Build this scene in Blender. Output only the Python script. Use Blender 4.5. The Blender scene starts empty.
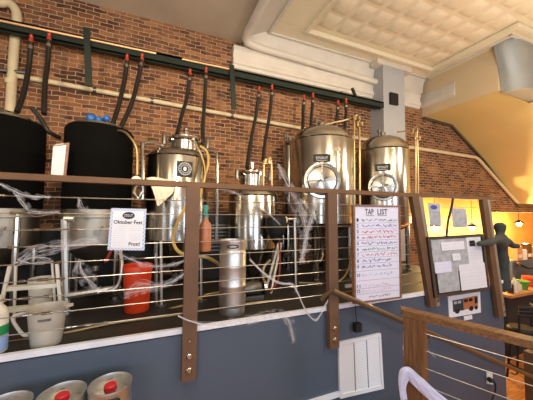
import bpy, math, random
from mathutils import Vector, Matrix
random.seed(7)
PI = math.pi
COL = bpy.context.scene.collection

# ------------------------------------------------------------------ camera model
F = 271.9
YAW, PITCH, ROLL = [math.radians(a) for a in (22.885, 2.996, 0.382)]
EYE = Vector((0, 0, 1.52))
FW = Vector((math.sin(YAW)*math.cos(PITCH), math.cos(YAW)*math.cos(PITCH), math.sin(PITCH)))
r0 = Vector((math.cos(YAW), -math.sin(YAW), 0)); u0 = r0.cross(FW)
RT = math.cos(ROLL)*r0 + math.sin(ROLL)*u0
UP = -math.sin(ROLL)*r0 + math.cos(ROLL)*u0
def ray(x, y): return RT*((x-266.5)/F) + UP*((200-y)/F) + FW
def on(ax, v, x, y):
    """photo measurement -> world point on the plane coordinate[ax] = v"""
    d = ray(x, y); return EYE + d*((v-EYE[ax])/d[ax])
def oy(Y, x, y): return on(1, Y, x, y)
def oz(Z, x, y): return on(2, Z, x, y)
def cyl(x1, x2, Y):
    """edges of an upright round thing whose axis stands at depth Y -> (X, radius)"""
    a = [math.atan2(ray(x, 217).x, ray(x, 217).y) for x in (x1, x2)]
    c = sum(a)/2; D = Y/math.cos(c)
    return D*math.sin(c), D*math.sin((a[1]-a[0])/2)
def zat(x, y, X, Y):
    d = ray(x, y); return EYE.z + d.z/math.hypot(d.x, d.y)*math.hypot(X, Y)

cam_data = bpy.data.cameras.new('camera'); cam = bpy.data.objects.new('camera', cam_data); COL.objects.link(cam)
cam_data.sensor_fit = 'HORIZONTAL'; cam_data.sensor_width = 36; cam_data.lens = F/533*36
cam_data.clip_start = 0.02
m = Matrix.Identity(4)
for i, v in enumerate((RT, UP, -FW)):
    for k in range(3): m[k][i] = v[k]
m.translation = EYE; cam.matrix_world = m
bpy.context.scene.camera = cam

# ------------------------------------------------------------------ materials
def lin(h):
    h = h.lstrip('#'); c = [int(h[i:i+2], 16)/255 for i in (0, 2, 4)]
    return tuple((x/12.92 if x <= .04045 else ((x+.055)/1.055)**2.4) for x in c) + (1,)
def mat(name, col, rough=.6, metal=0., var=.0, scale=8., bump=0., col2=None, trans=0., alpha=1., emit=None, estr=0., coat=0.):
    m = bpy.data.materials.new(name); m.use_nodes = True
    nt = m.node_tree; b = nt.nodes['Principled BSDF']
    c = lin(col)
    b.inputs['Base Color'].default_value = c
    b.inputs['Roughness'].default_value = rough; b.inputs['Metallic'].default_value = metal
    b.inputs['Transmission Weight'].default_value = trans; b.inputs['Alpha'].default_value = alpha
    if coat: b.inputs['Coat Weight'].default_value = coat
    if emit: b.inputs['Emission Color'].default_value = lin(emit); b.inputs['Emission Strength'].default_value = estr
    if var or bump or col2:
        tc = nt.nodes.new('ShaderNodeTexCoord'); no = nt.nodes.new('ShaderNodeTexNoise')
        no.inputs['Scale'].default_value = scale; no.inputs['Detail'].default_value = 5
        nt.links.new(tc.outputs['Object'], no.inputs['Vector'])
        cr = nt.nodes.new('ShaderNodeValToRGB')
        cr.color_ramp.elements[0].position = .3; cr.color_ramp.elements[1].position = .7
        d = lin(col2) if col2 else tuple(max(0, x*(1-var)) for x in c[:3])+(1,)
        cr.color_ramp.elements[0].color = d; cr.color_ramp.elements[1].color = c
        nt.links.new(no.outputs['Fac'], cr.inputs['Fac']); nt.links.new(cr.outputs['Color'], b.inputs['Base Color'])
        if bump:
            bp = nt.nodes.new('ShaderNodeBump'); bp.inputs['Strength'].default_value = bump; bp.inputs['Distance'].default_value = .01
            nt.links.new(no.outputs['Fac'], bp.inputs['Height']); nt.links.new(bp.outputs['Normal'], b.inputs['Normal'])
    return m

def brick_mat():
    m = bpy.data.materials.new('old_brick'); m.use_nodes = True
    nt = m.node_tree; N = nt.nodes; L = nt.links; b = N['Principled BSDF']
    tc = N.new('ShaderNodeTexCoord'); mp = N.new('ShaderNodeMapping'); mp.inputs['Rotation'].default_value = (PI/2, 0, 0)
    L.new(tc.outputs['Object'], mp.inputs['Vector'])
    ns = N.new('ShaderNodeTexNoise'); ns.inputs['Scale'].default_value = 5; ns.inputs['Detail'].default_value = 3
    L.new(mp.outputs[0], ns.inputs['Vector'])
    vm = N.new('ShaderNodeMixRGB'); vm.blend_type = 'LINEAR_LIGHT'; vm.inputs['Fac'].default_value = .03
    L.new(mp.outputs[0], vm.inputs[1]); L.new(ns.outputs['Color'], vm.inputs[2])
    br = N.new('ShaderNodeTexBrick'); br.inputs['Scale'].default_value = 1.0
    br.inputs['Brick Width'].default_value = .165; br.inputs['Row Height'].default_value = .060
    br.inputs['Mortar Size'].default_value = .0055; br.inputs['Mortar Smooth'].default_value = .35
    br.inputs['Color1'].default_value = (0, 0, 0, 1); br.inputs['Color2'].default_value = (1, 1, 1, 1); br.inputs['Mortar'].default_value = (.5, .5, .5, 1)
    L.new(vm.outputs[0], br.inputs['Vector'])
    ramp = N.new('ShaderNodeValToRGB'); e = ramp.color_ramp.elements
    e[0].position = 0; e[0].color = lin('#4a2a1e'); e[1].position = 1; e[1].color = lin('#a8794c')
    x = e.new(.35); x.color = lin('#6e452c'); x = e.new(.7); x.color = lin('#8c5a38')
    L.new(br.outputs['Color'], ramp.inputs['Fac'])
    n2 = N.new('ShaderNodeTexNoise'); n2.inputs['Scale'].default_value = 1.6; n2.inputs['Detail'].default_value = 6
    L.new(tc.outputs['Object'], n2.inputs['Vector'])
    r2 = N.new('ShaderNodeValToRGB'); r2.color_ramp.elements[0].position = .3; r2.color_ramp.elements[1].position = .75
    r2.color_ramp.elements[0].color = (.42, .36, .33, 1); r2.color_ramp.elements[1].color = (1, 1, 1, 1)
    L.new(n2.outputs['Fac'], r2.inputs['Fac'])
    mul = N.new('ShaderNodeMixRGB'); mul.blend_type = 'MULTIPLY'; mul.inputs['Fac'].default_value = .8
    L.new(ramp.outputs[0], mul.inputs[1]); L.new(r2.outputs[0], mul.inputs[2])
    mo = N.new('ShaderNodeMixRGB'); mo.inputs[2].default_value = lin('#b59d82')
    L.new(br.outputs['Fac'], mo.inputs['Fac']); L.new(mul.outputs[0], mo.inputs[1])
    # patches of old lime render that smears over the joints
    n3 = N.new('ShaderNodeTexNoise'); n3.inputs['Scale'].default_value = 3.1; n3.inputs['Detail'].default_value = 8; n3.inputs['Roughness'].default_value = .7
    L.new(tc.outputs['Object'], n3.inputs['Vector'])
    r3 = N.new('ShaderNodeValToRGB'); r3.color_ramp.elements[0].position = .46; r3.color_ramp.elements[1].position = .72
    r3.color_ramp.elements[1].color = (.6, .6, .6, 1)
    L.new(n3.outputs['Fac'], r3.inputs['Fac'])
    mx = N.new('ShaderNodeMixRGB'); mx.inputs[2].default_value = lin('#a87c5a')
    L.new(r3.outputs[0], mx.inputs['Fac']); L.new(mo.outputs[0], mx.inputs[1])
    L.new(mx.outputs[0], b.inputs['Base Color']); b.inputs['Roughness'].default_value = .85
    iv = N.new('ShaderNodeMath'); iv.operation = 'SUBTRACT'; iv.inputs[0].default_value = 1; L.new(br.outputs['Fac'], iv.inputs[1])
    bp = N.new('ShaderNodeBump'); bp.inputs['Strength'].default_value = .8; bp.inputs['Distance'].default_value = .012
    L.new(iv.outputs[0], bp.inputs['Height']); L.new(bp.outputs[0], b.inputs['Normal'])
    return m

def web_mat():
    m = bpy.data.materials.new('cobweb_fibre'); m.use_nodes = True
    nt = m.node_tree; b = nt.nodes['Principled BSDF']
    b.inputs['Base Color'].default_value = lin('#e8e8ee'); b.inputs['Roughness'].default_value = .9; b.inputs['Alpha'].default_value = .42
    return m
def gauze_mat():
    m = bpy.data.materials.new('cobweb_gauze'); m.use_nodes = True
    nt = m.node_tree; N = nt.nodes; L = nt.links; b = N['Principled BSDF']
    b.inputs['Base Color'].default_value = lin('#e6e6ec'); b.inputs['Roughness'].default_value = .9
    tc = N.new('ShaderNodeTexCoord'); no = N.new('ShaderNodeTexNoise'); no.inputs['Scale'].default_value = 22; no.inputs['Detail'].default_value = 6
    mp = N.new('ShaderNodeMapping'); mp.inputs['Scale'].default_value = (1, 1, 1)
    L.new(tc.outputs['Object'], mp.inputs[0]); L.new(mp.outputs[0], no.inputs['Vector'])
    r = N.new('ShaderNodeValToRGB'); r.color_ramp.elements[0].position = .42; r.color_ramp.elements[0].color = (.0,)*3+(1,)
    r.color_ramp.elements[1].position = .68; r.color_ramp.elements[1].color = (.22,)*3+(1,)
    L.new(no.outputs['Fac'], r.inputs[0]); L.new(r.outputs[0], b.inputs['Alpha'])
    return m
def wood_mat(name, c1, c2, rot=(0, 0, 0), sc=(1, 12, 12), rough=.45):
    m = bpy.data.materials.new(name); m.use_nodes = True
    nt = m.node_tree; N = nt.nodes; L = nt.links; b = N['Principled BSDF']
    tc = N.new('ShaderNodeTexCoord'); mp = N.new('ShaderNodeMapping'); mp.inputs['Scale'].default_value = sc; mp.inputs['Rotation'].default_value = rot
    no = N.new('ShaderNodeTexNoise'); no.inputs['Scale'].default_value = 5; no.inputs['Detail'].default_value = 6; no.inputs['Distortion'].default_value = .6
    L.new(tc.outputs['Object'], mp.inputs[0]); L.new(mp.outputs[0], no.inputs['Vector'])
    r = N.new('ShaderNodeValToRGB'); r.color_ramp.elements[0].position = .35; r.color_ramp.elements[1].position = .7
    r.color_ramp.elements[0].color = lin(c1); r.color_ramp.elements[1].color = lin(c2)
    L.new(no.outputs['Fac'], r.inputs[0]); L.new(r.outputs[0], b.inputs['Base Color']); b.inputs['Roughness'].default_value = rough
    return m

M = {
 'jacket': mat('matt_black_insulation', '#070707', .95, var=.4, scale=3, bump=.3),
 'brick': brick_mat(),
 'plaster': mat('aged_plaster', '#c8bba6', .85, var=.22, scale=1.3, bump=.2),
 'tin': mat('cream_painted_tin', '#e6dcc0', .42, var=.06, scale=3),
 'cream': mat('cream_painted_moulding', '#d8d3c8', .5, var=.12, scale=4),
 'soffit': mat('cream_soffit_paint', '#d6c688', .55, var=.08, scale=1.5),
 'bulk': mat('tan_bulkhead_paint', '#cfbb98', .55, var=.06, scale=1.5),
 'ductm': mat('silver_duct_paint', '#aab0b0', .4, .35, var=.15, scale=3),
 'column': mat('pale_grey_paint', '#a9adb0', .6, var=.08, scale=2),
 'pony': mat('slate_grey_wall_paint', '#4a5768', .5, var=.1, scale=2.2),
 'ledge': mat('white_ledge_paint', '#e4e9f4', .35, var=.2, scale=6),
 'white': mat('white_paint', '#dde2ea', .5),
 'darkline': mat('dark_joint', '#66707c', .7),
 'steel': mat('brushed_steel', '#b9b5ac', .2, 1., var=.12, scale=5),
 'steel_soft': mat('soft_kettle_steel', '#aaa498', .42, 1., var=.3, scale=3),
 'steel_dull': mat('dull_keg_steel', '#d6d6d2', .42, 1., var=.12, scale=9),
 'steel_dark': mat('grey_steel', '#77756f', .4, .9),
 'cable': mat('steel_cable', '#b9b6b0', .35, .9),
 'railw': mat('bronze_brown_rail', '#6a4a2c', .65, .0, var=.25, scale=7),
 'post': mat('brown_post_paint', '#664a34', .65, .0, var=.2, scale=6),
 'postgrey': mat('grey_post_edge', '#8a8378', .5, .2),
 'black': mat('black_neoprene', '#0b0b0c', .75, var=.3, scale=3, bump=.3),
 'blackp': mat('black_plastic', '#0c0d0e', .6),
 'hose': mat('black_rubber_hose', '#1f1b18', .5, var=.3, scale=9),
 'red': mat('red_plastic', '#a83a26', .4),
 'kegred': mat('red_keg_cap', '#c02028', .45),
 'orange': mat('orange_bucket_plastic', '#e0431a', .4, var=.1, scale=6),
 'green': mat('dark_green_channel', '#22302a', .5, .3, var=.3, scale=5),
 'pipe': mat('cream_painted_pipe', '#d8c9a6', .5, var=.15, scale=6),
 'copperline': mat('pale_copper_line', '#cfa678', .4, .3),
 'gold': mat('warm_steel_pipe', '#b09a72', .3, .9),
 'yhose': mat('yellow_clear_hose', '#c2a35c', .3, var=.2, scale=9),
 'amber': mat('copper_tan_bottle', '#b0704c', .35),
 'teal': mat('teal_spray_head', '#2f8f88', .4),
 'blue': mat('blue_cap', '#1f5fa8', .4),
 'cloth': mat('white_rag', '#e8dfca', .9, var=.15, scale=12, bump=.3),
 'clothb': mat('white_cotton_cloth', '#c9cdea', .9, var=.1, scale=12),
 'paper': mat('white_paper', '#d9dbe4', .8, var=.05, scale=9),
 'paper2': mat('grey_white_paper', '#b3b6bc', .8, var=.35, scale=14),
 'paperlav': mat('whiteboard_face', '#d3d6ec', .35),
 'bluebd': mat('pale_blue_border', '#8fa9da', .7),
 'ink': mat('black_ink', '#23242e', .7), 'inkg': mat('green_ink', '#3f8a68', .7), 'inkb': mat('blue_ink', '#3d4a9c', .7),
 'inkr': mat('red_ink', '#c4504e', .7), 'inkp': mat('pink_ink', '#cf8fa8', .7), 'inklb': mat('pale_blue_ink', '#8fb0cc', .7),
 'woodframe': wood_mat('thin_wood_frame', '#6e4c38', '#8e6850'),
 'woodfg': wood_mat('oak_stained_wood', '#5d3f26', '#8a6540', rot=(0, 0, math.radians(-66)), sc=(1, 14, 14)),
 'woodfgp': wood_mat('oak_stained_upright', '#563a25', '#7c5a3c', sc=(14, 14, 1)),
 'floor': wood_mat('wood_floor_boards', '#9a5c2c', '#cc8a48', sc=(1, 9, 9)),
 'floordark': mat('dark_rubber_platform', '#2c2824', .55, var=.4, scale=3),
 'bronze': mat('bronze_handrail', '#7d6a52', .35, .6),
 'clear': mat('cloudy_clear_plastic', '#e2dccf', .35, trans=.4, var=.1, scale=12),
 'hdpe': mat('white_bottle_plastic', '#ddd8ca', .4),
 'labelg': mat('green_label', '#1c8a4c', .5),
 'lamp': mat('warm_bulb', '#ffd080', .4, emit='#ffc060', estr=90),
 'warmwall': mat('warm_yellow_wall', '#e0b060', .6, var=.25, scale=2.5),
 'web': web_mat(), 'gauze': gauze_mat(),
 'barwood': wood_mat('orange_bar_wood', '#a8683a', '#d8a06a'),
 'greyfig': mat('dark_grey_cloth', '#3c4242', .9, var=.3, scale=9),
 'busbrown': mat('orange_brown_ink', '#a86a44', .6), 'busblack': mat('dark_picture_ink', '#25303a', .6),
 'leaf': mat('green_plastic', '#4f9a3c', .5), 'glassb': mat('brown_glass', '#4a2c14', .15, coat=.5),
 'rust': mat('rusty_red_tube', '#8a2a20', .5),
}

# ------------------------------------------------------------------ mesh builder
M['jacket'].node_tree.nodes['Principled BSDF'].inputs['Specular IOR Level'].default_value = .12
class MB:
    def __init__(s): s.v = []; s.f = []; s.mi = []; s.cur = 0
    def _add(s, vs, fs):
        o = len(s.v); s.v += [tuple(v) for v in vs]; s.f += [tuple(o+i for i in f) for f in fs]; s.mi += [s.cur]*len(fs); return s
    def box(s, a, b):
        x0, y0, z0 = a; x1, y1, z1 = b
        return s.hexa([(x0,y0,z0),(x1,y0,z0),(x1,y1,z0),(x0,y1,z0),(x0,y0,z1),(x1,y0,z1),(x1,y1,z1),(x0,y1,z1)])
    def hexa(s, v):
        return s._add(v, [(3,2,1,0),(4,5,6,7),(0,1,5,4),(1,2,6,5),(2,3,7,6),(3,0,4,7)])
    def bar(s, a, b, w, h, up=(0,0,1)):
        a = Vector(a); b = Vector(b); d = (b-a).normalized(); sd = d.cross(Vector(up))
        if sd.length < 1e-4: sd = d.cross(Vector((0,1,0)))
        sd.normalize(); n = sd.cross(d); q = []
        for p in (a, b):
            q.append([p-sd*w/2-n*h/2, p+sd*w/2-n*h/2, p+sd*w/2+n*h/2, p-sd*w/2+n*h/2])
        return s._add(q[0]+q[1], [(3,2,1,0),(4,5,6,7),(0,1,5,4),(1,2,6,5),(2,3,7,6),(3,0,4,7)])
    def tube(s, pts, r, n=10, smooth=0, cap=True):
        P = [Vector(p) for p in pts]
        if smooth: P = spline(P, smooth)
        rs = r if isinstance(r, (list, tuple)) else [r]*len(P)
        if len(rs) != len(P): rs = [rs[min(len(rs)-1, int(i/(len(P)-1)*(len(rs)-1)+.5))] for i in range(len(P))]
        vs = []; fs = []; prev = None
        for i, p in enumerate(P):
            d = (P[min(i+1, len(P)-1)]-P[max(i-1, 0)]).normalized()
            if prev is None:
                t = Vector((0,0,1)) if abs(d.z) < .9 else Vector((1,0,0)); a = d.cross(t).normalized()
            else:
                a = (prev - d*prev.dot(d)).normalized()
            prev = a; b = d.cross(a)
            for k in range(n):
                t = 2*PI*k/n; vs.append(p + (a*math.cos(t)+b*math.sin(t))*rs[i])
        for i in range(len(P)-1):
            for k in range(n):
                k2 = (k+1) % n; fs.append((i*n+k, i*n+k2, (i+1)*n+k2, (i+1)*n+k))
        if cap: fs += [tuple(range(n))[::-1], tuple((len(P)-1)*n+k for k in range(n))]
        return s._add(vs, fs)
    def lathe(s, c, prof, n=40, axis='z', caps=True, rot=None):
        """prof: (radius, height) pairs; axis: z, or a Vector"""
        vs = []; fs = []; c = Vector(c)
        if axis == 'z': A = Vector((0,0,1)); X = Vector((1,0,0)); Y = Vector((0,1,0))
        else:
            A = Vector(axis).normalized(); X = A.cross(Vector((0,0,1)))
            if X.length < 1e-3: X = Vector((1,0,0))
            X.normalize(); Y = A.cross(X)
        for r, h in prof:
            for k in range(n):
                t = 2*PI*k/n; vs.append(c + X*(r*math.cos(t)) + Y*(r*math.sin(t)) + A*h)
        for i in range(len(prof)-1):
            for k in range(n):
                k2 = (k+1) % n; fs.append((i*n+k, i*n+k2, (i+1)*n+k2, (i+1)*n+k))
        if caps: fs += [tuple(range(n))[::-1], tuple((len(prof)-1)*n+k for k in range(n))]
        return s._add(vs, fs)
    def ball(s, c, r, n=14, sq=(1,1,1)):
        prof = [(max(1e-4, r*math.sin(PI*i/8)), -r*math.cos(PI*i/8)) for i in range(9)]
        o = len(s.v); s.lathe((0,0,0), prof, n)
        for i in range(o, len(s.v)):
            v = s.v[i]; s.v[i] = (c[0]+v[0]*sq[0], c[1]+v[1]*sq[1], c[2]+v[2]*sq[2])
        return s
    def prism(s, poly, d):
        """closed polygon of 3-D points extruded by vector d"""
        n = len(poly); d = Vector(d); a = [Vector(p) for p in poly]; b = [p+d for p in a]
        return s._add(a+b, [tuple(range(n))[::-1], tuple(range(n, 2*n))] + [(i, (i+1) % n, n+(i+1) % n, n+i) for i in range(n)])
    def build(s, name, mt, parent=None, sharp=35, label=None, cat=None, group=None, kind=None):
        me = bpy.data.meshes.new(name)
        o = bpy.data.objects.new(name, me); COL.objects.link(o)
        org = Vector((0,0,0))
        if parent is None and s.v and kind != 'structure':
            xs = [v[0] for v in s.v]; ys = [v[1] for v in s.v]; zs = [v[2] for v in s.v]
            org = Vector(((min(xs)+max(xs))/2, (min(ys)+max(ys))/2, min(zs)))
            o.location = org
        if parent is not None:
            o.parent = parent
            w = Vector(parent.get('_w', (0,0,0))); o['_w'] = tuple(w); org = w
        else: o['_w'] = tuple(org)
        me.from_pydata([tuple(Vector(v)-org) for v in s.v], [], s.f); me.validate()
        mts = mt if isinstance(mt, (list, tuple)) else [mt]
        for x in mts: me.materials.append(M[x] if isinstance(x, str) else x)
        if len(mts) > 1:
            for p, k in zip(me.polygons, s.mi): p.material_index = k
        import bmesh
        bm = bmesh.new(); bm.from_mesh(me); bmesh.ops.recalc_face_normals(bm, faces=bm.faces[:]); bm.to_mesh(me); bm.free()
        me.shade_smooth(); me.set_sharp_from_angle(angle=math.radians(sharp))
        if label: o['label'] = label
        if cat: o['category'] = cat
        if group: o['group'] = group
        if kind: o['kind'] = kind
        return o
def spline(P, k):
    out = []
    for i in range(len(P)-1):
        p0 = P[max(i-1, 0)]; p1 = P[i]; p2 = P[i+1]; p3 = P[min(i+2, len(P)-1)]
        for j in range(k):
            t = j/k
            out.append(.5*((2*p1)+(p2-p0)*t+(2*p0-5*p1+4*p2-p3)*t*t+(3*p1-p0-3*p2+p3)*t**3))
    out.append(P[-1]); return out
def thing(name, loc, label, cat, group=None):
    o = bpy.data.objects.new(name, None); COL.objects.link(o); o.location = loc; o['_w'] = tuple(loc)
    o.empty_display_size = .1
    o['label'] = label; o['category'] = cat
    if group: o['group'] = group
    return o
S = dict(kind='structure')

# ------------------------------------------------------------------ plaques and lettering
class Plaque:
    """four corner points TL, TR, BR, BL; P(u,v,off) maps the unit square onto it, off towards the room"""
    def __init__(s, c, off=0):
        s.c = [Vector(p) for p in c]
        n = (s.c[1]-s.c[0]).cross(s.c[3]-s.c[0]).normalized()
        if n.dot(EYE-s.c[0]) < 0: n = -n
        s.n = n
    def P(s, u, v, off=0.):
        a = s.c[0].lerp(s.c[1], u); b = s.c[3].lerp(s.c[2], u); return a.lerp(b, v) + s.n*off
    def rect(s, mb, u0, v0, u1, v1, o0, o1):
        q = [s.P(u, v, o) for o in (o0, o1) for u, v in ((u0,v0),(u1,v0),(u1,v1),(u0,v1))]
        return mb.hexa(q)
    def scribble(s, mb, u0, u1, v, h, seed, lw=.0016, off=.004):
        rnd = random.Random(seed); u = u0; W = (s.c[1]-s.c[0]).length
        while u < u1-.02:
            wl = min(u1-u, rnd.uniform(.05, .16)); n = max(4, int(wl*70)); pts = []
            for i in range(n+1):
                t = i/n; pts.append(s.P(u+wl*t, v + (rnd.uniform(-.5, .5))*h*(1 if i % 3 else 1.5), off))
            for a, b in zip(pts, pts[1:]): mb.bar(a, b, lw, lw, up=s.n)
            u += wl + .022
        return mb
    def text(s, mb, txt, u0, v0, u1, v1, off=.004, th=.001, font=None):
        cu = bpy.data.curves.new('t', 'FONT'); cu.body = txt; cu.resolution_u = 2; cu.extrude = 0; cu.offset = .018 if txt != 'STOUT' else 0
        ob = bpy.data.objects.new('t', cu); COL.objects.link(ob); bpy.context.view_layer.update()
        dg = bpy.context.evaluated_depsgraph_get(); me = bpy.data.meshes.new_from_object(ob.evaluated_get(dg))
        vs = [v.co.copy() for v in me.vertices]; fs = [tuple(p.vertices) for p in me.polygons]
        bpy.data.objects.remove(ob); bpy.data.curves.remove(cu); bpy.data.meshes.remove(me)
        x0 = min(v.x for v in vs); x1 = max(v.x for v in vs); y0 = min(v.y for v in vs); y1 = max(v.y for v in vs)
        q = [s.P(u0+(v.x-x0)/(x1-x0)*(u1-u0), v1+(v.y-y0)/(y1-y0)*(v0-v1), off) for v in vs]
        mb._add(q, fs); return mb
    def oval(s, mb, cu, cv, ru, rv, o0, o1, n=28, inner=0):
        ring = [s.P(cu+ru*math.cos(2*PI*k/n), cv+rv*math.sin(2*PI*k/n), o0) for k in range(n)]
        return mb.prism(ring, s.n*(o1-o0))
def qy(Y, *p): return [oy(Y, *q) for q in p]

# ================================================================== SETTING
YB = 4.3                       # brick wall
PL = 0.62                      # brewing platform
FL = -0.2                      # floor in front of the low wall
LOW = -1.2                     # lower floor by the bar
YR = 2.2                       # face of the low wall
XE = 4.41                      # its right end

# brick wall with the opening to the back room
b = MB()
b.box((-5, YB, LOW), (5.55, YB+.25, 4.75))
b.prism([(5.55, YB, 1.95), (8.2, YB, 1.93), (8.2, YB, 1.62), (14, YB, 1.62), (14, YB, 4.75), (5.55, YB, 4.75)], (0, .25, 0))
b.build('wall_back', 'brick', **S)
# back room beyond the opening
b = MB().box((3.5, 5.75, LOW), (16, 5.9, 4.0)); b.build('wall_bar_room', 'warmwall', **S)
b = MB().box((3.5, 4.56, 2.5), (16, 5.75, 2.56)); b.build('ceiling_bar_room', 'warmwall', **S)
b = MB().box((13.9, -3, LOW), (14, 5.75, 3.0)); b.build('wall_right', 'warmwall', **S)
# header strip of the opening
b = MB().box((5.5, 4.16, 1.93), (7.95, 4.3, 1.975)); b.build('trim_1', 'cream', **S)

# platform + low wall + ledge
b = MB().box((-5, 2.235, FL), (XE-.01, YB, PL)); b.build('floor_platform', 'floordark', **S)
b = MB().box((-5, YR, LOW-.1), (XE, 2.235, .6)); b.build('wall_front', 'pony', **S)
b = MB().box((-5, YR-.012, .612), (XE, 2.222, .65)); b.build('ledge_cap', 'ledge', **S)
b = MB().box((-5, -4, FL-.2), (2.3, 1.45, FL)).box((-5, 1.45, FL-.2), (1.3, YR, FL)); b.build('floor', 'floor', **S)
b = MB().box((2.3, -4, LOW-.15), (14, 6, LOW)); b.build('floor_lower', 'floor', **S)
b = MB()
for k in range(6):
    b.box((1.3+.37*k, 1.45, LOW-.05), (1.3+.37*(k+1), YR, FL-(k+1)*(FL-LOW)/6.0*.999))
b.build('stair_steps', 'floordark', **S)
b = MB().box((1.0, YR-.02, FL), (1.69, YR, -.155)); b.build('baseboard_front', 'white', **S)
b = MB().box((-5.1, -4, FL), (-5, YB, 4.8)); b.build('wall_left', 'plaster', **S)

b = MB()  # unseen wall added behind the camera, its gaps streak the steel reflections
for x0, x1 in ((-5, -3.45), (-1.75, -.15), (1.55, 3.15), (4.85, 14)): b.box((x0, -4.2, LOW), (x1, -4, 4.8))
for x0, x1 in ((-3.45, -1.75), (-.15, 1.55), (3.15, 4.85)): b.box((x0, -4.2, LOW), (x1, -4, .45)); b.box((x0, -4.2, 2.95), (x1, -4, 4.8))
b.build('wall_rear_unseen', 'brick', **S)
# ---- ceilings
b = MB().box((-5, -4, 4.42), (1.34, YB, 4.6)); b.build('ceiling_plaster', 'plaster', **S)
# ceiling frame: wall cornice, roll moulding, cove, flat band
b = MB()
def sweepX(prof, x0, x1): b.prism([(x0, y, z) for y, z in prof], (x1-x0, 0, 0))
XL, XR = 1.36, 5.55
# lower cornice against the brick
sweepX([(4.3, 3.93), (4.3, 4.3), (4.2, 4.3), (4.19, 4.22), (4.21, 4.19), (4.215, 4.08), (4.19, 4.06), (4.195, 4.0), (4.22, 3.98), (4.23, 3.93)], 1.17, XR)
b.build('trim_2', 'cream', **S)
b = MB()
roll = [Vector((1.29, -1.0, 4.33)), Vector((1.29, 3.85, 4.33)), Vector((1.30, 4.0, 4.325)), Vector((1.36, 4.09, 4.32)), Vector((1.5, 4.13, 4.315)), Vector((1.65, 4.135, 4.31)), Vector((4.17, 4.135, 4.235))]
b.tube(roll, .058, 12); b.build('trim_3', 'cream', **S)
b = MB()   # cove from wall and left side up to the rib
cv = [(4.21, 4.29), (4.2, 4.4), (4.17, 4.52), (4.1, 4.607)]
vs = []; fs = []
for (y, z) in cv: vs += [(1.32+(4.21-y)*3.7, -3.9, z), (1.32+(4.21-y)*3.7, y, z), (5.62, y, z)]
for i in range(len(cv)-1):
    for k in range(2): fs.append((3*i+k, 3*i+k+1, 3*i+k+4, 3*i+k+3))
b._add(vs, fs); b.build('ceiling_cove', 'cream', **S)
def rib(pts, w, h, mb):
    for a, c in zip(pts, pts[1:]): mb.bar(a, c, w, h+random.uniform(.0005, .003))
b = MB()
rib([(1.76, -3.9, 4.6), (1.76, 4.08, 4.6)], .05, .05, b); rib([(1.735, 4.09, 4.6), (5.58, 4.09, 4.6)], .05, .05, b)
rib([(5.56, 4.09, 4.6), (5.56, 2.5, 4.6)], .05, .05, b); rib([(5.535, 2.5, 4.6), (12, 2.5, 4.6)], .05, .05, b)
b.build('trim_4', 'cream', **S)
b = MB()
b.box((1.7, -4, 4.66), (12, 4.16, 4.8)); b.box((1.73, 3.8, 4.6), (5.6, 4.12, 4.655)); b.box((1.73, -3.9, 4.601), (2.3, 3.79, 4.655))
b.box((5.38, 2.56, 4.6), (5.72, 3.79, 4.655)); b.box((5.38, 2.35, 4.6), (12, 2.55, 4.655)); b.box((5.61, 3.8, 4.602), (5.72, 4.1, 4.655))
b.build('ceiling', 'tin', **S)
b = MB()   # raised border of the tin field
rib([(2.31, -3.9, 4.6), (2.31, 3.83, 4.6)], .05, .08, b); rib([(2.29, 3.81, 4.6), (5.41, 3.81, 4.6)], .05, .08, b)
rib([(5.39, 3.81, 4.6), (5.39, 2.33, 4.6)], .05, .08, b); rib([(5.37, 2.34, 4.6), (12, 2.34, 4.6)], .05, .08, b)
b.build('trim_5', 'tin', **S)
# pressed tin: a field of raised long pads
b = MB(); px, py = .365, .365
nx = 26; ny = 20
def pad(x0, y0, x1, y1, z0, h):
    i1 = (x1-x0)*.13; i2 = (x1-x0)*.3
    q = [(x0,y0,z0),(x1,y0,z0),(x1,y1,z0),(x0,y1,z0),
         (x0+i1,y0+i1,z0-h*.75),(x1-i1,y0+i1,z0-h*.75),(x1-i1,y1-i1,z0-h*.75),(x0+i1,y1-i1,z0-h*.75),
         (x0+i2,y0+i2,z0-h),(x1-i2,y0+i2,z0-h),(x1-i2,y1-i2,z0-h),(x0+i2,y1-i2,z0-h)]
    b._add(q, [(0,1,5,4),(1,2,6,5),(2,3,7,6),(3,0,4,7),(4,5,9,8),(5,6,10,9),(6,7,11,10),(7,4,8,11),(8,9,10,11)])
for i in range(nx):
    for j in range(ny):
        x0 = 2.42+i*px; y1 = 3.72-j*py
        if x0+px > 5.4 and y1 > 2.35: continue
        pad(x0+.04, y1-py+.03, x0+px-.04, y1-.03, 4.662, .035)
b.build('ceiling_tin_panels', 'tin', sharp=50, **S)

# ---- bulkhead, soffit of the stairs above, duct
YF = 2.8
b = MB().box((5.72, YF, 3.79), (6.6, YB, 4.66)); b.build('bulkhead', 'bulk', **S)
b = MB()
b.prism([(5.715, YB, 4.3), (5.70, YB, 4.28), (5.69, YB, 4.12), (5.66, YB, 4.07), (5.66, YB, 4.02), (5.715, YB, 3.98)], (0, -.75, 0))
b.build('trim_6', 'cream', **S)
b = MB()
sp = [(5.72, 3.79), (6.69, 3.735), (7.97, 2.96), (9.4, 1.86), (14, 1.82)]
b.prism([(5.74, YB, 3.785)] + [(x, YB, z) for x, z in sp[1:]] + [(14, YB, 4.66), (6.61, YB, 4.66), (6.61, YB, 3.789), (5.74, YB, 3.789)], (0, -1.48, 0))
b.prism([(6.72, 2.82, 3.72)] + [(x, 2.82, z) for x, z in sp[2:]] + [(14, 2.82, 3.72)], (0, -1.3, 0))
b.build('ceiling_stair_soffit', 'soffit', **S)
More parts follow.
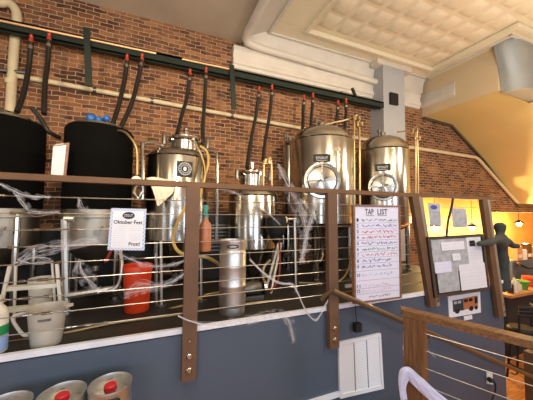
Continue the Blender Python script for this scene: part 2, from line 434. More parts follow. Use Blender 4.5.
# dark gutter strip along the soffit edge, its colour standing for shadow lines
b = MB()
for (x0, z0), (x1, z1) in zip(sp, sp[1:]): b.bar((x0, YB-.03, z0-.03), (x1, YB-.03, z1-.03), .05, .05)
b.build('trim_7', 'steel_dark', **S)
# big silver duct casing across the front of the stairs
pf = [(3.74, 5.80), (3.86, 5.79), (4.0, 5.77), (4.15, 5.73), (4.3, 5.68), (4.45, 5.63), (4.59, 5.6)]
b = MB(); vs = []; fs = []
for z, x in pf:
    ring = [(x, 2.79)] + [(x+.26*(1-math.cos(a)), 2.74-.26*math.sin(a)) for a in [i*PI/2/10 for i in range(11)]] + [(12, 2.48), (12, 2.79)]
    vs += [(p[0], p[1], z) for p in ring]
n = len(ring)
for i in range(len(pf)-1):
    for k in range(n): fs.append((i*n+k, i*n+(k+1) % n, (i+1)*n+(k+1) % n, (i+1)*n+k))
fs += [tuple(range(n)), tuple((len(pf)-1)*n+k for k in range(n))]
b._add(vs, fs)
o = b.build('air_duct', 'ductm', label='large silver-grey duct casing with curved end under the cream ceiling', cat='duct')

# ---- column
b = MB().box((4.16, 3.95, PL), (4.74, YB, 4.55)); b.build('column', 'column', **S)
b = MB().box((4.0, 3.93, 4.5), (4.95, 4.12, 4.6)); b.build('trim_8', 'cream', **S)
b = MB().box((4.161, 3.951, PL), (4.739, 3.96, .7)); b.build('trim_9', 'column', **S)
t = thing('junction_box', (4.44, 3.93, 3.6), 'small black junction box on the pale grey column', 'junction box')
p0 = oy(3.95, 389, 93); p1 = oy(3.95, 396.5, 106)
MB().box((p0.x, 3.9, p1.z), (p1.x, 3.95, p0.z)).build('box', 'blackp', t)

# ================================================================== PIPES, CHANNEL AND HOSES ON THE WALL
b = MB(); Yp = 4.24
P = [oy(Yp, 18, 76), oy(Yp, 300, 128), oy(Yp, 408, 147), oy(Yp, 477, 157.5), oy(Yp, 517, 202.5), oy(Yp, 540, 203)]
b.tube(P[:2], .032, 12); b.tube([P[1], P[2]], .032, 12)
pp = P[2:]
b.tube([pp[0], pp[1]*.97+pp[0]*.03, pp[1]*.97+pp[2]*.03, pp[2]*.97+pp[1]*.03, pp[2]*.97+pp[3]*.03, pp[3]], .04, 12)
o = b.build('wall_pipe', 'pipe', label='long cream pipe running along the brick wall and down under the sloping soffit', cat='pipe')
for x in (152, 95, 232):
    q = oy(Yp, x, 76+(x-18)*.184); MB().lathe(q+Vector((-.02, 0, 0)), [(.042, 0), (.042, .04)], 14, axis=(1,0,0)).build('clamp', 'steel_dark', o)
b = MB(); Yv = 4.22
b.tube([oy(Yv, -30, -14), oy(Yv, -5, 2), oy(Yv, 8, 3), oy(Yv, 15, 9), oy(Yv, 17, 20), oy(Yv, 14, 50), oy(Yv, 10, 112)], .05, 14, smooth=6)
o = b.build('vent_pipe', 'pipe', label='cream vertical pipe bending left at the top, far left of the brick wall', cat='pipe')
c = oy(Yv, 11, 82); MB().lathe(c, [(.06, -.03), (.06, .03)], 14).build('coupling', 'pipe', o)
# thin steel conduit low at far left
b = MB(); b.tube([oy(4.2, -8, 69), oy(4.2, 30, 73)], .022, 8); b.build('conduit', 'steel_dark', label='thin grey conduit crossing behind the vertical pipe at far left', cat='conduit')

# dark green channel with hanging brackets
t = thing('support_channel', (1, 4.05, 3.75), 'long dark green steel channel carrying the hoses above the tanks', 'support channel')
b = MB(); Yc = 4.02
A = oy(Yc, -20, 23); B2 = oy(Yc, 380, 105)
A.z = B2.z = 3.74
b.box((A.x, Yc-.1, 3.70), (B2.x, Yc, 3.73)); b.box((A.x, Yc-.1, 3.62), (B2.x, Yc-.085, 3.73)); b.box((A.x, Yc-.015, 3.62), (B2.x, Yc, 3.73))
b.build('channel', 'green', t)
b = MB().box((A.x, Yc, 3.66), (B2.x, Yc+.12, 3.70)); b.build('shelf_plate', 'green', t)
for x, ya, yb in ((88, 28, 86), (233, 65, 109)):
    a = oy(3.88, x-1.5, ya); c = oy(3.88, x+1, yb)
    MB().bar(a, c, .07, .03, up=(0,1,0)).build('bracket', 'green', t)
for x in (352, 340): 
    a = oy(3.95, x, 88 if x == 352 else 92); MB().bar(a, a+Vector((.08, 0, -.14)), .05, .03, up=(0,1,0)).build('bracket', 'green', t)
b = MB(); b.tube([oy(3.9, -10, 18.5), oy(3.9, 156, 53.5)], .014, 8)
b.build('copper_line', 'copperline', label='pale copper line lying on the left part of the green channel', cat='pipe')
b = MB(); b.tube([oy(3.9, 182, 59), oy(3.9, 234, 70)], .014, 8)
b.build('copper_line', 'copperline', label='short pale copper line on the channel left of the cornice end', cat='pipe')

hoses = [((31,42),(29,66),(24,92),(17,112),'far left of the wall, falling to the left black tank'),
 ((49,40),(48,60),(45,84),(44,114),'second from the left, dropping beside that tank'),
 ((127,61),(125,78),(119,104),(112,126),'left of a pair above the right black tank'),
 ((142,60),(138,80),(131,105),(120,129),'right of a pair above the right black tank'),
 ((190,75),(187,97),(181,118),(177,134),'left of a pair over the tank with the round badge'),
 ((206,73),(205,95),(203,125),(203,150),'right of a pair over the tank with the round badge'),
 ((259,92),(256,115),(250,145),(247,168),'left of a pair over the narrow middle tank'),
 ((272,90),(270,112),(265,142),(263,160),'right of a pair over the narrow middle tank'),
 ((304,100),(303,112),(303,122),(302,135),'left of four over the larger labelled tank'),
 ((313,98),(312,110),(311,122),(310,135),'second of four over the larger labelled tank'),
 ((338,105),(337,116),(335,124),(333,134),'third of four over the larger labelled tank'),
 ((346,103),(346,114),(345,124),(344,136),'right-hand of four over the larger labelled tank')]
for h in hoses:
    pts = [oy(Y, *h[k]) for k, Y in ((0, 3.9), (1, 3.9), (2, 3.78), (3, 3.62))]
    t = thing('brewing_hose', pts[3], 'black red-tipped hose, ' + h[4], 'hose', 'black hoses hanging from the channel')
    MB().tube(pts, .026, 10, smooth=6).build('hose', 'hose', t)
    p = pts[0]
    MB().lathe(p, [(.018, -.03), (.024, -.02), (.024, .03), (.016, .05), (.022, .07), (.014, .09)], 12).build('fitting', 'red', t)
    MB().lathe(p+(pts[1]-p).normalized()*.07, [(.033, -.02), (.033, .02)], 12).build('collar', 'steel', t)
# curved hose between the black tanks
b = MB().tube([oy(3.5, 32, 108), oy(3.5, 40, 118), oy(3.5, 48, 131), oy(3.6, 60, 138)], .022, 8, smooth=6)
b.build('short_hose', 'hose', label='short dark hose curving from the left black tank towards the right one', cat='hose')

# ================================================================== TANKS
def front(X, Y):
    v = Vector((-X, -Y, 0)).normalized(); return v
def legs(t, X, Y, r, z1, name='leg', rad=.028, n=4, ph=PI/4):
    for k in range(n):
        a = ph+2*PI*k/n
        b = MB().tube([(X+r*math.cos(a), Y+r*math.sin(a), PL+.02), (X+r*math.cos(a), Y+r*math.sin(a), z1)], rad, 10)
        b.lathe((X+r*math.cos(a), Y+r*math.sin(a), PL), [(.05, 0), (.05, .02), (.02, .03)], 12); b.build(name, 'steel', t)
def stout(t, X, Y, r, z, w, h, az=0.):
    """curved-mounted flat name plate reading STOUT, on the tank front"""
    n = front(X, Y); c, s = math.cos(az), math.sin(az); n = Vector((n.x*c-n.y*s, n.x*s+n.y*c, 0))
    side = Vector((-n.y, n.x, 0))
    c0 = Vector((X, Y, z)) + n*(r+.012)
    pl = Plaque([c0-side*w/2+Vector((0,0,h/2)), c0+side*w/2+Vector((0,0,h/2)), c0+side*w/2-Vector((0,0,h/2)), c0-side*w/2-Vector((0,0,h/2))])
    b = MB(); pl.rect(b, 0, 0, 1, 1, -.02, 0); o = b.build('name_plate', 'blackp', t)
    b = MB(); pl.text(b, 'STOUT', .16, .33, .84, .66, .003); b.build('lettering', 'white', o)
    b = MB(); pl.rect(b, .2, .8, .8, .84, 0, .002); b.build('underline', 'white', o)

def manway(t, X, Y, r, z, R, az=0.):
    n = front(X, Y); c, s = math.cos(az), math.sin(az); n = Vector((n.x*c-n.y*s, n.x*s+n.y*c, 0))
    c0 = Vector((X, Y, z)) + n*(r-.03)
    o = MB().lathe(c0, [(R, -.05), (R, .08), (R*.97, .095), (R*.88, .095), (R*.86, .07), (R*.86, .05), (.001, .05)], 40, axis=n).build('manway', 'steel', t)
    MB().lathe(c0+n*.055, [(R*.82, 0), (R*.74, .03), (R*.3, .045), (.001, .05)], 32, axis=n).build('manway_door', 'steel', o)
    side = Vector((-n.y, n.x, 0))
    b = MB()
    b.bar(c0+n*.12-side*R*.8, c0+n*.12+side*R*.8, .014, .02, up=n); b.bar(c0+n*.12+Vector((0,0,R*1.0)), c0+n*.12-Vector((0,0,.5*R)), .02, .02, up=n)
    b.tube([c0+n*.1, c0+n*.2], .02, 10)
    for k in range(4):
        a = k*PI/2+.4; b.tube([c0+n*.19, c0+n*.2+side*.08*math.cos(a)+Vector((0,0,.08*math.sin(a)))], .009, 8)
    b.build('manway_clamp', 'steel', o)

def black_tank(x1, x2, Y, ztop, label, lid):
    X, r = cyl(x1, x2, Y)
    if r < .3: X, r = -1.385, .335
    t = thing('jacketed_tank', (X, Y, PL), label, 'brewing tank', 'tanks in black insulating jackets')
    MB().lathe((X, Y, 0), [(r-.01, 1.56), (r, 1.58), (r, ztop-.36), (r+.006, ztop-.34), (r+.006, ztop-.32), (r, ztop-.3), (r, ztop-.05), (r-.02, ztop-.015), (r-.07, ztop)], 48, caps=False).build('jacket', 'jacket', t)
    MB().lathe((X, Y, 0), [(r-.05, ztop-.01), (r-.06, ztop+.015), (r*.5, ztop+.05), (.05, ztop+.06), (.001, ztop+.06)], 40, caps=False).build('lid', 'steel', t)
    MB().lathe((X, Y, 0), [(r-.02, 1.6), (r-.02, 1.5), (r+.012, 1.495), (r+.012, 1.475), (r-.02, 1.47), (r-.02, 1.2), (r-.05, 1.16), (.12, .98), (.05, .95), (.05, .9), (.001, .9)], 48, caps=False).build('kettle_body', 'steel_soft', t)
    b = MB().lathe((X, Y, ztop+.05), [(.06, 0), (.06, .03), (.045, .05)], 16); b.tube([(X-.1, Y, ztop+.05), (X-.1, Y, ztop+.1)], .02, 10); b.build('lid_port', 'blue' if lid else 'steel', t)
    legs(t, X, Y, r*.93, 1.5, rad=.03)
    n = front(X, Y); s = Vector((-n.y, n.x, 0)); c = Vector((X, Y, 1.33))+n*r
    b = MB().tube([c-n*.05, c+n*.06], .022, 10); b.lathe(c+n*.05, [(.035, 0), (.035, .015)], 14, axis=n); b.tube([c+n*.05, c+n*.05+Vector((0,0,.06))+s*.05], .009, 8); b.build('valve', 'steel_dark', t)
    b = MB().tube([(X, Y, .92), (X, Y, .8), Vector((X, Y, .74))+n*.1, Vector((X, Y, .74))+n*.3], .024, 10, smooth=4); b.build('drain_pipe', 'steel', t)
    return t, X, r
black_tank(-26, 46, 3.5, 2.44, 'black-jacketed tank at the far left with a plain steel lid', False)
tb, XB, rB = black_tank(60, 131, 3.5, 2.46, 'black-jacketed tank with a blue cap and a paper clipboard on its left side', True)
b = MB()
for i in range(7):
    b.ball((XB-.02+random.uniform(-.09, .09), 3.45+random.uniform(-.05, .05), 2.55+random.uniform(-.01, .02)), random.uniform(.03, .05), 10)
b.build('blue_cloth', 'blue', label='crumpled blue cloth on top of the right black tank', cat='cloth')

def steel_tank(x1, x2, Y, zs, zn, nx1, nx2, zc, label, badge=False):
    """tank with an open neck: shoulder height zs, neck top zn, cone start zc"""
    X, r = cyl(x1, x2, Y); Xn, rn = cyl(nx1, nx2, Y)
    t = thing('fermenter', (X, Y, PL), label, 'brewing tank')
    MB().lathe((X, Y, 0), [(.04, zc-.42), (.05, zc-.38), (r*.9, zc-.03), (r, zc), (r, zs-.09), (r-.01, zs-.06), (r-.05, zs-.015), (rn+.06, zs+.01), (rn*.5, zs+.03), (.001, zs+.03)], 56, caps=False).build('body', 'steel', t)
    MB().lathe((X, Y, 0), [(r+.004, zs-.1), (r+.012, zs-.09), (r+.004, zs-.08)], 56, caps=False).build('seam_ring', 'steel', t)
    nk = MB().lathe((Xn, Y, 0), [(rn, zs), (rn, zn-.03), (rn+.02, zn-.03), (rn+.02, zn), (rn-.01, zn), (rn*.6, zn+.03), (.001, zn+.04)], 36, caps=False).build('neck', 'steel', t)
    b = MB().lathe((Xn, Y, 0), [(rn+.028, zn-.045), (rn+.034, zn-.03), (rn+.028, zn-.015)], 36, caps=False)
    for k in (-.6, 1.2, 3.6): b.box((Xn+rn*math.cos(k)-.015, Y-rn*abs(math.sin(k))-.035, zn-.06), (Xn+rn*math.cos(k)+.015, Y-rn*abs(math.sin(k)), zn-.02))
    b.build('clamp_ring', 'steel', nk)
    b = MB().tube([(Xn, Y, zn), (Xn, Y, zn+.13)], .022, 10); b.lathe((Xn, Y, zn+.1), [(.034, 0), (.034, .02)], 12); b.build('spout', 'steel', nk)
    for s in (-1, 1):
        b = MB().tube([(Xn+s*rn, Y-.05, zn-.1), (Xn+s*(rn+.09), Y-.08, zn-.08)], .018, 8); b.lathe((Xn+s*(rn+.08), Y-.08, zn-.12), [(.03, 0), (.03, .1), (.02, .13)], 12); b.build('valve', 'steel_dark', t)
    legs(t, X, Y, r*.9, zc+.05)
    n = front(X, Y)
    b = MB().tube([(X, Y, zc-.4), (X, Y, zc-.48)], .04, 10); b.lathe((X, Y, zc-.5), [(.06, 0), (.06, .03)], 14); b.build('drain', 'steel_dark', t)
    c = Vector((X, Y, zc+.1))+n*r
    b = MB().tube([c-n*.03, c+n*.07], .02, 10); b.lathe(c+n*.03, [(.035, 0), (.035, .015)], 14, axis=n); b.lathe(c+n*.065, [(.028, 0), (.028, .02)], 14, axis=n); b.build('sample_valve', 'steel', t)
    if badge:
        s = Vector((-n.y, n.x, 0)); a = .2; n2 = Vector((n.x*math.cos(a)-n.y*math.sin(a), n.x*math.sin(a)+n.y*math.cos(a), 0)); s = Vector((-n2.y, n2.x, 0))
        c0 = Vector((X, Y, 2.02))+n2*(r+.012); w = .085; Z = Vector((0, 0, w))
        pl = Plaque([c0-s*w+Z, c0+s*w+Z, c0+s*w-Z, c0-s*w-Z])
        if (pl.c[1]-pl.c[0]).dot(RT) < 0: pl.c = [pl.c[1], pl.c[0], pl.c[3], pl.c[2]]
        bb = MB(); pl.rect(bb, 0, 0, 1, 1, -.03, 0); o = bb.build('badge', 'blackp', t)
        bb = MB()
        for R1, R2 in ((.42, .38), (.27, .24)):
            for k in range(28):
                a0 = 2*PI*k/28; a1 = 2*PI*(k+.7)/28
                q = [pl.P(.5+R*math.cos(a), .5+R*math.sin(a), .003) for R, a in ((R1, a0), (R1, a1), (R2, a1), (R2, a0))]
                bb._add(q, [(0, 1, 2, 3)])
        for k in range(14):
            a0 = 2*PI*k/14
            bb.bar(pl.P(.5+.29*math.cos(a0), .5+.29*math.sin(a0), .003), pl.P(.5+.36*math.cos(a0), .5+.36*math.sin(a0), .003), .004, .002, up=pl.n)
        pl.oval(bb, .5, .5, .1, .14, 0, .004); bb.build('badge_emblem', 'white', o)
    return t, X, r
tc_, XC, rC = steel_tank(144.5, 207, 3.5, 2.28, 2.46, 169, 199, 1.22, 'steel tank with a round emblem on a square black badge, rag hung on its left', True)
td_, XD, rD = steel_tank(228.5, 277, 3.5, 1.86, 2.1, 240, 263, 1.08, 'narrow steel tank without label, lowest of the steel tanks, in the middle')

def tall_tank(x1, x2, Y, ztop, zs, label, plate=None, man=None, cat='brewing tank'):
    X, r = cyl(x1, x2, Y)
    t = thing('fermenter', (X, Y, PL), label, cat)
    prof = [(.05, 1.05), (.06, 1.08), (r*.9, 1.36), (r, 1.4), (r, zs)]
    for k in range(1, 13):
        a = k/12*PI/2; prof.append((max(.001, r*math.cos(a)**.8), zs+(ztop-zs)*math.sin(a)**1.15))
    MB().lathe((X, Y, 0), prof, 64, caps=False).build('body', 'steel', t)
    MB().lathe((X, Y, 0), [(r+.002, zs-.012), (r+.012, zs), (r+.002, zs+.012)], 64, caps=False).build('seam_ring', 'steel', t)
    b = MB().lathe((X, Y, ztop-.02), [(.05, 0), (.05, .07), (.06, .07), (.06, .09), (.001, .095)], 20); b.build('top_port', 'steel', t)
    b = MB().tube([(X-.12, Y-.05, ztop-.03), (X-.12, Y-.05, ztop+.07)], .018, 10); b.lathe((X-.12, Y-.05, ztop+.05), [(.03, 0), (.03, .04)], 12); b.build('relief_valve', 'steel_dark', t)
    b = MB().tube([(X-r*.75, Y-.1, zs+.02), (X-r*.8, Y-.12, zs+.11)], .018, 10); b.lathe((X-r*.8, Y-.12, zs+.09), [(.028, 0), (.028, .03)], 12); b.build('side_port', 'steel', t)
    legs(t, X, Y, r*.85, 1.42, rad=.035)
    if plate: stout(t, X, Y, r, plate[0], plate[1], plate[2], plate[3])
    if man: manway(t, X, Y, r, man[0], man[1], man[2])
    b = MB().tube([(X, Y, 1.06), (X, Y, .9), (X-.2, Y-.2, .85)], .03, 10, smooth=4); b.build('drain_pipe', 'steel_dark', t)
    return t, X, r
te, XE_, rE = tall_tank(289.5, 355, 3.5, 2.86, 2.62, 'large domed steel tank with STOUT plate, beside the tap list sign, left of the column', (2.29, .235, .105, .02), (1.98, .245, .02))
tf, XF, rF = tall_tank(282, 298, 4.12, 2.78, 2.7, 'slim brownish steel tank mostly hidden behind the large domed tank')
tg, XG, rG = tall_tank(357.5, 411.5, 3.5, 2.87, 2.6, 'domed steel tank with STOUT plate in front of the pale grey column', (2.27, .23, .11, .0), (1.96, .22, .0))

# overflow/blow-off pipe assemblies
def pipeset(name, label, runs, r, mt='steel', valves=(), Y=None):
    t = thing(name, runs[0][0], label, 'pipe')
    for q in runs: MB().tube(q, r, 10, smooth=5 if len(q) > 2 else 0).build('pipe', mt, t)
    for v in valves:
        b = MB().lathe(v, [(.03, -.03), (.03, .03)], 12); b.tube([v, Vector(v)+Vector((.03, -.09, .02))], .012, 8); b.lathe(Vector(v)+Vector((.02, -.06, .0)), [(.022, -.03), (.022, .03)], 10); b.build('valve', 'gold', t)
    return t
pipeset('blowoff_pipe', 'bent pale steel pipe left of the tank with the round badge', [[oy(3.4, 165, 147), oy(3.3, 152, 143), oy(3.25, 144, 143.5), oy(3.22, 142.5, 148), oy(3.2, 142.5, 200)]], .02)
pipeset('blowoff_pipe', 'bent pale steel pipe right of the tank with the round badge', [[oy(3.4, 197, 151), oy(3.35, 211, 151), oy(3.33, 216, 153), oy(3.3, 217, 160), oy(3.3, 217, 205), oy(3.3, 216, 240)]], .02)
pipeset('cooling_pipe', 'thin rod and twin upright pipes right of the large domed tank',
   [[oy(3.4, 323, 125), oy(3.2, 356, 117.5)], [oy(3.15, 354, 118), oy(3.15, 354.5, 205)], [oy(3.15, 359.5, 122), oy(3.15, 360, 205)], [oy(3.15, 353, 118), oy(3.15, 357, 115), oy(3.15, 359.5, 122)]], .014, 'gold', [oy(3.15, 355.5, 119), oy(3.15, 358, 125)])
pipeset('cooling_pipe', 'thin rod and upright brass pipe at the right of the tank before the column',
   [[oy(3.4, 397, 132), oy(3.2, 413, 130.5)], [oy(3.2, 415.5, 132), oy(3.2, 416, 200)], [oy(3.2, 413, 130), oy(3.2, 417, 134), oy(3.2, 418.5, 200)]], .013, 'gold', [oy(3.2, 413, 131), oy(3.2, 415.5, 139)])
pipeset('cooling_pipe', 'looped pale pipes right of the narrow middle tank', [[oy(3.3, 263, 200), oy(3.3, 264, 165), oy(3.3, 267, 159), oy(3.3, 271, 161), oy(3.3, 272, 200)]], .016, 'gold', [oy(3.3, 266, 162)])
pipeset('cooling_pipe', 'thin curved pipe at the right side of the black tank with the blue cap', [[oy(3.3, 112, 131), oy(3.2, 122, 131), oy(3.15, 130, 137), oy(3.12, 137, 150), oy(3.1, 137, 175)]], .013, 'gold')
# white round fitting next to the rail at (135,185)
t = thing('pressure_gauge', oy(3.1, 136, 183), 'small pale round gauge between the black tank and the hanging rag', 'gauge')
c = oy(3.1, 136, 181); MB().lathe(c, [(.05, 0), (.05, .03), (.045, .035)], 20, axis=(.2, -1, 0)).build('dial', 'hdpe', t)
MB().tube([c+Vector((0, .02, -.05)), oy(3.1, 134, 192), oy(3.1, 138, 198), oy(3.1, 142, 192)], .016, 8, smooth=4).build('tube', 'steel', t)

# rag on the tank with badge
def drape(name, pts, mt, label, cat, seed=1, sub=6, amp=.012, par=None):
    """pts: grid rows of control points -> wrinkled cloth with thickness"""
    rnd = random.Random(seed); R = len(pts); C = len(pts[0]); rows = [spline([Vector(p) for p in r], sub) for r in pts]
    cols = []
    for j in range(len(rows[0])): cols.append(spline([rows[i][j] for i in range(R)], sub))
    nj = len(cols); ni = len(cols[0]); vs = []
    for off in (0, .006):
        for j in range(nj):
            for i in range(ni):
                p = cols[j][i]; vs.append(p + Vector((0, -1, 0))*(amp*math.sin(j*1.3+seed)*math.cos(i*.6) + rnd.uniform(-.15, .15)*amp + off))
    N = nj*ni; fs = []
    for j in range(nj-1):
        for i in range(ni-1):
            a = j*ni+i; fs += [(a, a+1, a+ni+1, a+ni), (N+a, N+a+ni, N+a+ni+1, N+a+1)]
    for j in range(nj-1):
        for i in (0, ni-1): a = j*ni+i; fs.append((a, a+ni, N+a+ni, N+a))
    for i in range(ni-1):
        for j in (0, nj-1): a = j*ni+i; fs.append((a, a+1, N+a+1, N+a))
    b = MB(); b._add(vs, fs); return b.build(name, mt, label=label, cat=cat, sharp=80)
Yg = 3.1
drape('rag', [[oy(Yg, 146, 178), oy(Yg, 155, 177), oy(Yg, 165, 179), oy(Yg, 176, 180)],
              [oy(Yg, 150, 184), oy(Yg, 158, 185), oy(Yg, 167, 186), oy(Yg, 175, 187)],
              [oy(Yg, 154, 194), oy(Yg, 160, 196), oy(Yg, 166, 196), oy(Yg, 172, 194)],
              [oy(Yg, 157, 206), oy(Yg, 160, 205), oy(Yg, 163, 202), oy(Yg, 166, 199)]], 'cloth',
      'cream white rag hanging at the left of the badged steel tank', 'cloth', 3)

# clipboard on the black tank
t = thing('clipboard', oy(3.12, 58, 175), 'clipboard with white paper hanging on the left of the right black tank', 'clipboard')
pl = Plaque(qy(3.12, (53, 145), (69, 142.5), (65.5, 176.5), (50.5, 175)))
b = MB(); pl.rect(b, 0, 0, 1.03, 1.0, -.012, 0); b.build('board', 'woodframe', t)
b = MB(); pl.rect(b, .03, .06, .84, .98, 0, .002); o = b.build('sheet', 'paper', t)
b = MB()
for k in range(9): pl.scribble(b, .12, .75, .17+k*.085, .02, k+40, .0012, .003)
b.build('writing', 'inklb', o)
b = MB(); pl.rect(b, .15, 0, .7, .05, 0, .012); b.build('clip', 'steel_dark', t)

# ================================================================== MAIN RAILING
t = thing('cable_railing', (1.6, 2.18, .65), 'brown railing with steel cables running along the whole platform edge', 'railing')
b = MB()
b.box((-3.5, 2.14, 1.725), (4.25, 2.21, 1.765)); b.build('top_rail', 'railw', t)
# posts: X at rail height and X at plate foot (the two right-hand ones stand out of plumb)
posts = [(-1.02, -1.02, .28, False), (.292, .287, .28, False), (1.585, 1.6, .28, False), (2.70, 2.955, .49, True), (3.97, 4.235, .2, True)]
for xt, xb, zb, edge in posts:
    w = .052; y0, y1 = 2.135, 2.187
    def q(x, z): return [(x-w, y0, z), (x+w, y0, z), (x+w, y1, z), (x-w, y1, z)]
    b = MB().hexa(q(xb, zb)+q(xt, 1.73)); p = b.build('post', 'post', t)
    if not edge:
        for z in (.36, .46, .575):
            x = xb; rr = .022 if z < .5 else .012
            MB().lathe((x, 2.137, z), [(rr, 0), (rr, .008), (rr*.7, .014), (.001, .014)], 14, axis=(0,-1,0)).build('bolt', 'steel', p)
    else:
        def q2(x, z): return [(x+w, y0+.0, z), (x+w+.07, y0+.01, z), (x+w+.07, y1, z), (x+w, y1, z)]
        b = MB().hexa(q2(xb, zb)+q2(xt, 1.73)); b.build('side_plate', 'postgrey', p)
        for z in (zb+.06, zb+.16):
            MB().lathe((xb+w+.035-.02, 2.137, z), [(.016, 0), (.016, .008), (.001, .012)], 12, axis=(0,-1,0)).build('bolt', 'steel', p)
zc = [1.625-.1075*k for k in range(9)]
for k, z in enumerate(zc):
    c = MB().tube([(-3.5, 2.2, z), (2.75, 2.2, z-.004)], .0035, 6).build('cable', 'cable', t)
    x0 = -.62+.05*(k % 3)-.04*k if k < 7 else -.9
    x0 = [-.78, -.72, -.6, -.72, -.68, -.66, -.74, -.63, -.4][k]
    b = MB()
    b.lathe((x0, 2.2, z), [(.005, -.1), (.009, -.095), (.009, -.07), (.005, -.065), (.005, -.01), (.010, 0), (.010, .05), (.005, .055), (.005, .11), (.009, .115), (.009, .14), (.005, .145)], 10, axis=(1,0,0))
    b.build('turnbuckle', 'steel', c)
for k in range(9):
    c = MB().tube([(2.75, 2.2, zc[k]-.004), (4.2, 2.2, zc[k]-.004)], .0033, 6).build('cable', 'cable', t)

# ================================================================== SIGNS
# Oktober Fest
t = thing('event_sign', oy(2.11, 126, 250), 'white Oktober Fest sign with pale blue checked border hanging on the railing', 'sign')
pl = Plaque(qy(2.11, (111, 208), (146.5, 209), (144.5, 250.5), (107.5, 250)))
b = MB(); pl.rect(b, 0, 0, 1, 1, -.006, 0); b.build('backing', 'bluebd', t)
b = MB(); n = 22
for k in range(n):
    if k % 2 == 0:
        pl.rect(b, k/n, .0, (k+1)/n, .025, 0, .0012); pl.rect(b, k/n, .975, (k+1)/n, 1, 0, .0012)
        pl.rect(b, .0, k/n, .03, (k+1)/n, 0, .0012); pl.rect(b, .97, k/n, 1, (k+1)/n, 0, .0012)
    else:
        pl.rect(b, k/n, .025, (k+1)/n, .05, 0, .0012); pl.rect(b, k/n, .95, (k+1)/n, .975, 0, .0012)
        pl.rect(b, .03, k/n, .06, (k+1)/n, 0, .0012); pl.rect(b, .94, k/n, .97, (k+1)/n, 0, .0012)
b.build('border_checks', 'paper', t)
b = MB(); pl.rect(b, .07, .055, .93, .945, 0, .002); p = b.build('sheet', 'paper', t)
b = MB(); pl.oval(b, .5, .17, .17, .085, .002, .004); lg = b.build('oval_logo', 'ink', t)
b = MB(); pl.text(b, 'STOUT', .38, .14, .62, .2, .0048); b.build('logo_letters', 'paper', lg)
b = MB(); pl.text(b, 'Oktober Fest', .1, .28, .9, .375, .0035); pl.text(b, 'Prost!', .55, .8, .86, .89, .0035); b.build('headline', 'ink', p)
b = MB()
for k in range(8):
    pl.scribble(b, .12, .44, .43+k*.055, .013, k+3, .0012, .0028)
    if k != 3: pl.scribble(b, .56, .88, .43+k*.045, .013, k+13, .0012, .0028)
pl.scribble(b, .12, .4, .88, .013, 99, .0012, .0028)
b.build('small_text', 'inklb', p)

# tap list board
t = thing('tap_list_board', oy(2.1, 376, 302), 'tall whiteboard headed TAP LIST in a thin brown frame on the railing', 'sign')
pl = Plaque(qy(2.1, (352.5, 205), (399.5, 205.5), (401, 298), (353.5, 304)))
b = MB(); pl.rect(b, 0, 0, 1, 1, -.02, 0); b.build('backing', 'woodframe', t)
b = MB()
pl.rect(b, 0, 0, .035, 1, 0, .012); pl.rect(b, .965, 0, 1, 1, 0, .012); pl.rect(b, .035, 0, .965, .018, 0, .012); pl.rect(b, .035, .982, .965, 1, 0, .012)
b.build('frame', 'woodframe', t)
b = MB(); pl.rect(b, .035, .018, .965, .982, 0, .003); p = b.build('writing_surface', 'paperlav', t)
b = MB(); pl.text(b, 'TAP', .24, .04, .42, .1, .0045); pl.text(b, 'LIST', .5, .04, .72, .1, .0045)
for u0, u1 in ((.26, .43), (.5, .7)): pl.rect(b, u0, .108, u1, .113, .003, .0045)
b.build('heading', 'ink', p)
cols = ['inkg', 'inkb', 'inkr', 'inkr', 'inkb', 'inkg', 'inkr', 'inkb', 'inkb', 'inklb', 'inkp', 'inkp']
vv = [.155, .215, .275, .335, .395, .455, .515, .575, .635, .72, .83, .88]
for k, (c, v) in enumerate(zip(cols, vv)):
    b = MB(); pl.scribble(b, .17, .93 if k < 7 else .8, v+.002, .028, 200+k, .0032 if k < 9 else .0018, .005); b.build('handwriting', c, p)
b = MB()
for k, v in enumerate(vv): pl.text(b, str(k+1), .07, v-.018, .11 if k < 9 else .13, v+.016, .0045)
for v in [(vv[i]+vv[i+1])/2 for i in range(11)] + [.91]: pl.rect(b, .06, v, .95, v+.002, .003, .004)
pl.scribble(b, .3, .75, .945, .02, 333, .002, .005)
b.build('numbers_and_rules', 'ink', p)

# notice board
t = thing('notice_board', oy(2.1, 455, 300), 'dark notice board with overlapping white papers behind clear cover, on the right railing', 'notice board')
pl = Plaque(qy(2.12, (427, 237), (483, 234), (489.5, 290), (434.5, 298)))
b = MB(); pl.rect(b, 0, 0, 1, 1, -.02, 0); b.build('board', 'blackp', t)
b = MB(); pl.rect(b, 0, 0, .04, 1, 0, .01); pl.rect(b, .96, 0, 1, 1, 0, .01); pl.rect(b, .04, 0, .96, .04, 0, .01); pl.rect(b, .04, .95, .96, 1, 0, .01); b.build('frame', 'steel_dark', t)
rects = [(.05, .05, .36, .58, 'paper2'), (.34, .05, .68, .6, 'paper2'), (.66, .04, .93, .5, 'paper'), (.08, .57, .44, .93, 'paper2'), (.46, .5, .98-.03, .94, 'paper'), (.2, .1, .6, .24, 'paper'), (.05, .42, .33, .6, 'paperlav'), (.7, .1, .8, .2, 'blackp'), (.36, .3, .5, .42, 'paper')]
for k, (a, c, d, e, mm) in enumerate(rects):
    b = MB(); o0 = .0005+.0016*k; pl.rect(b, a, c, d, e, o0, o0+.0012); s = b.build('sheet', mm, t)
    b = MB()
    for j in range(int((e-c)*16)): pl.scribble(b, a+.03, d-.02, c+.05+j*.055, .015, 400+k*20+j, .0012, o0+.002)
    b.build('writing', 'inklb', s)
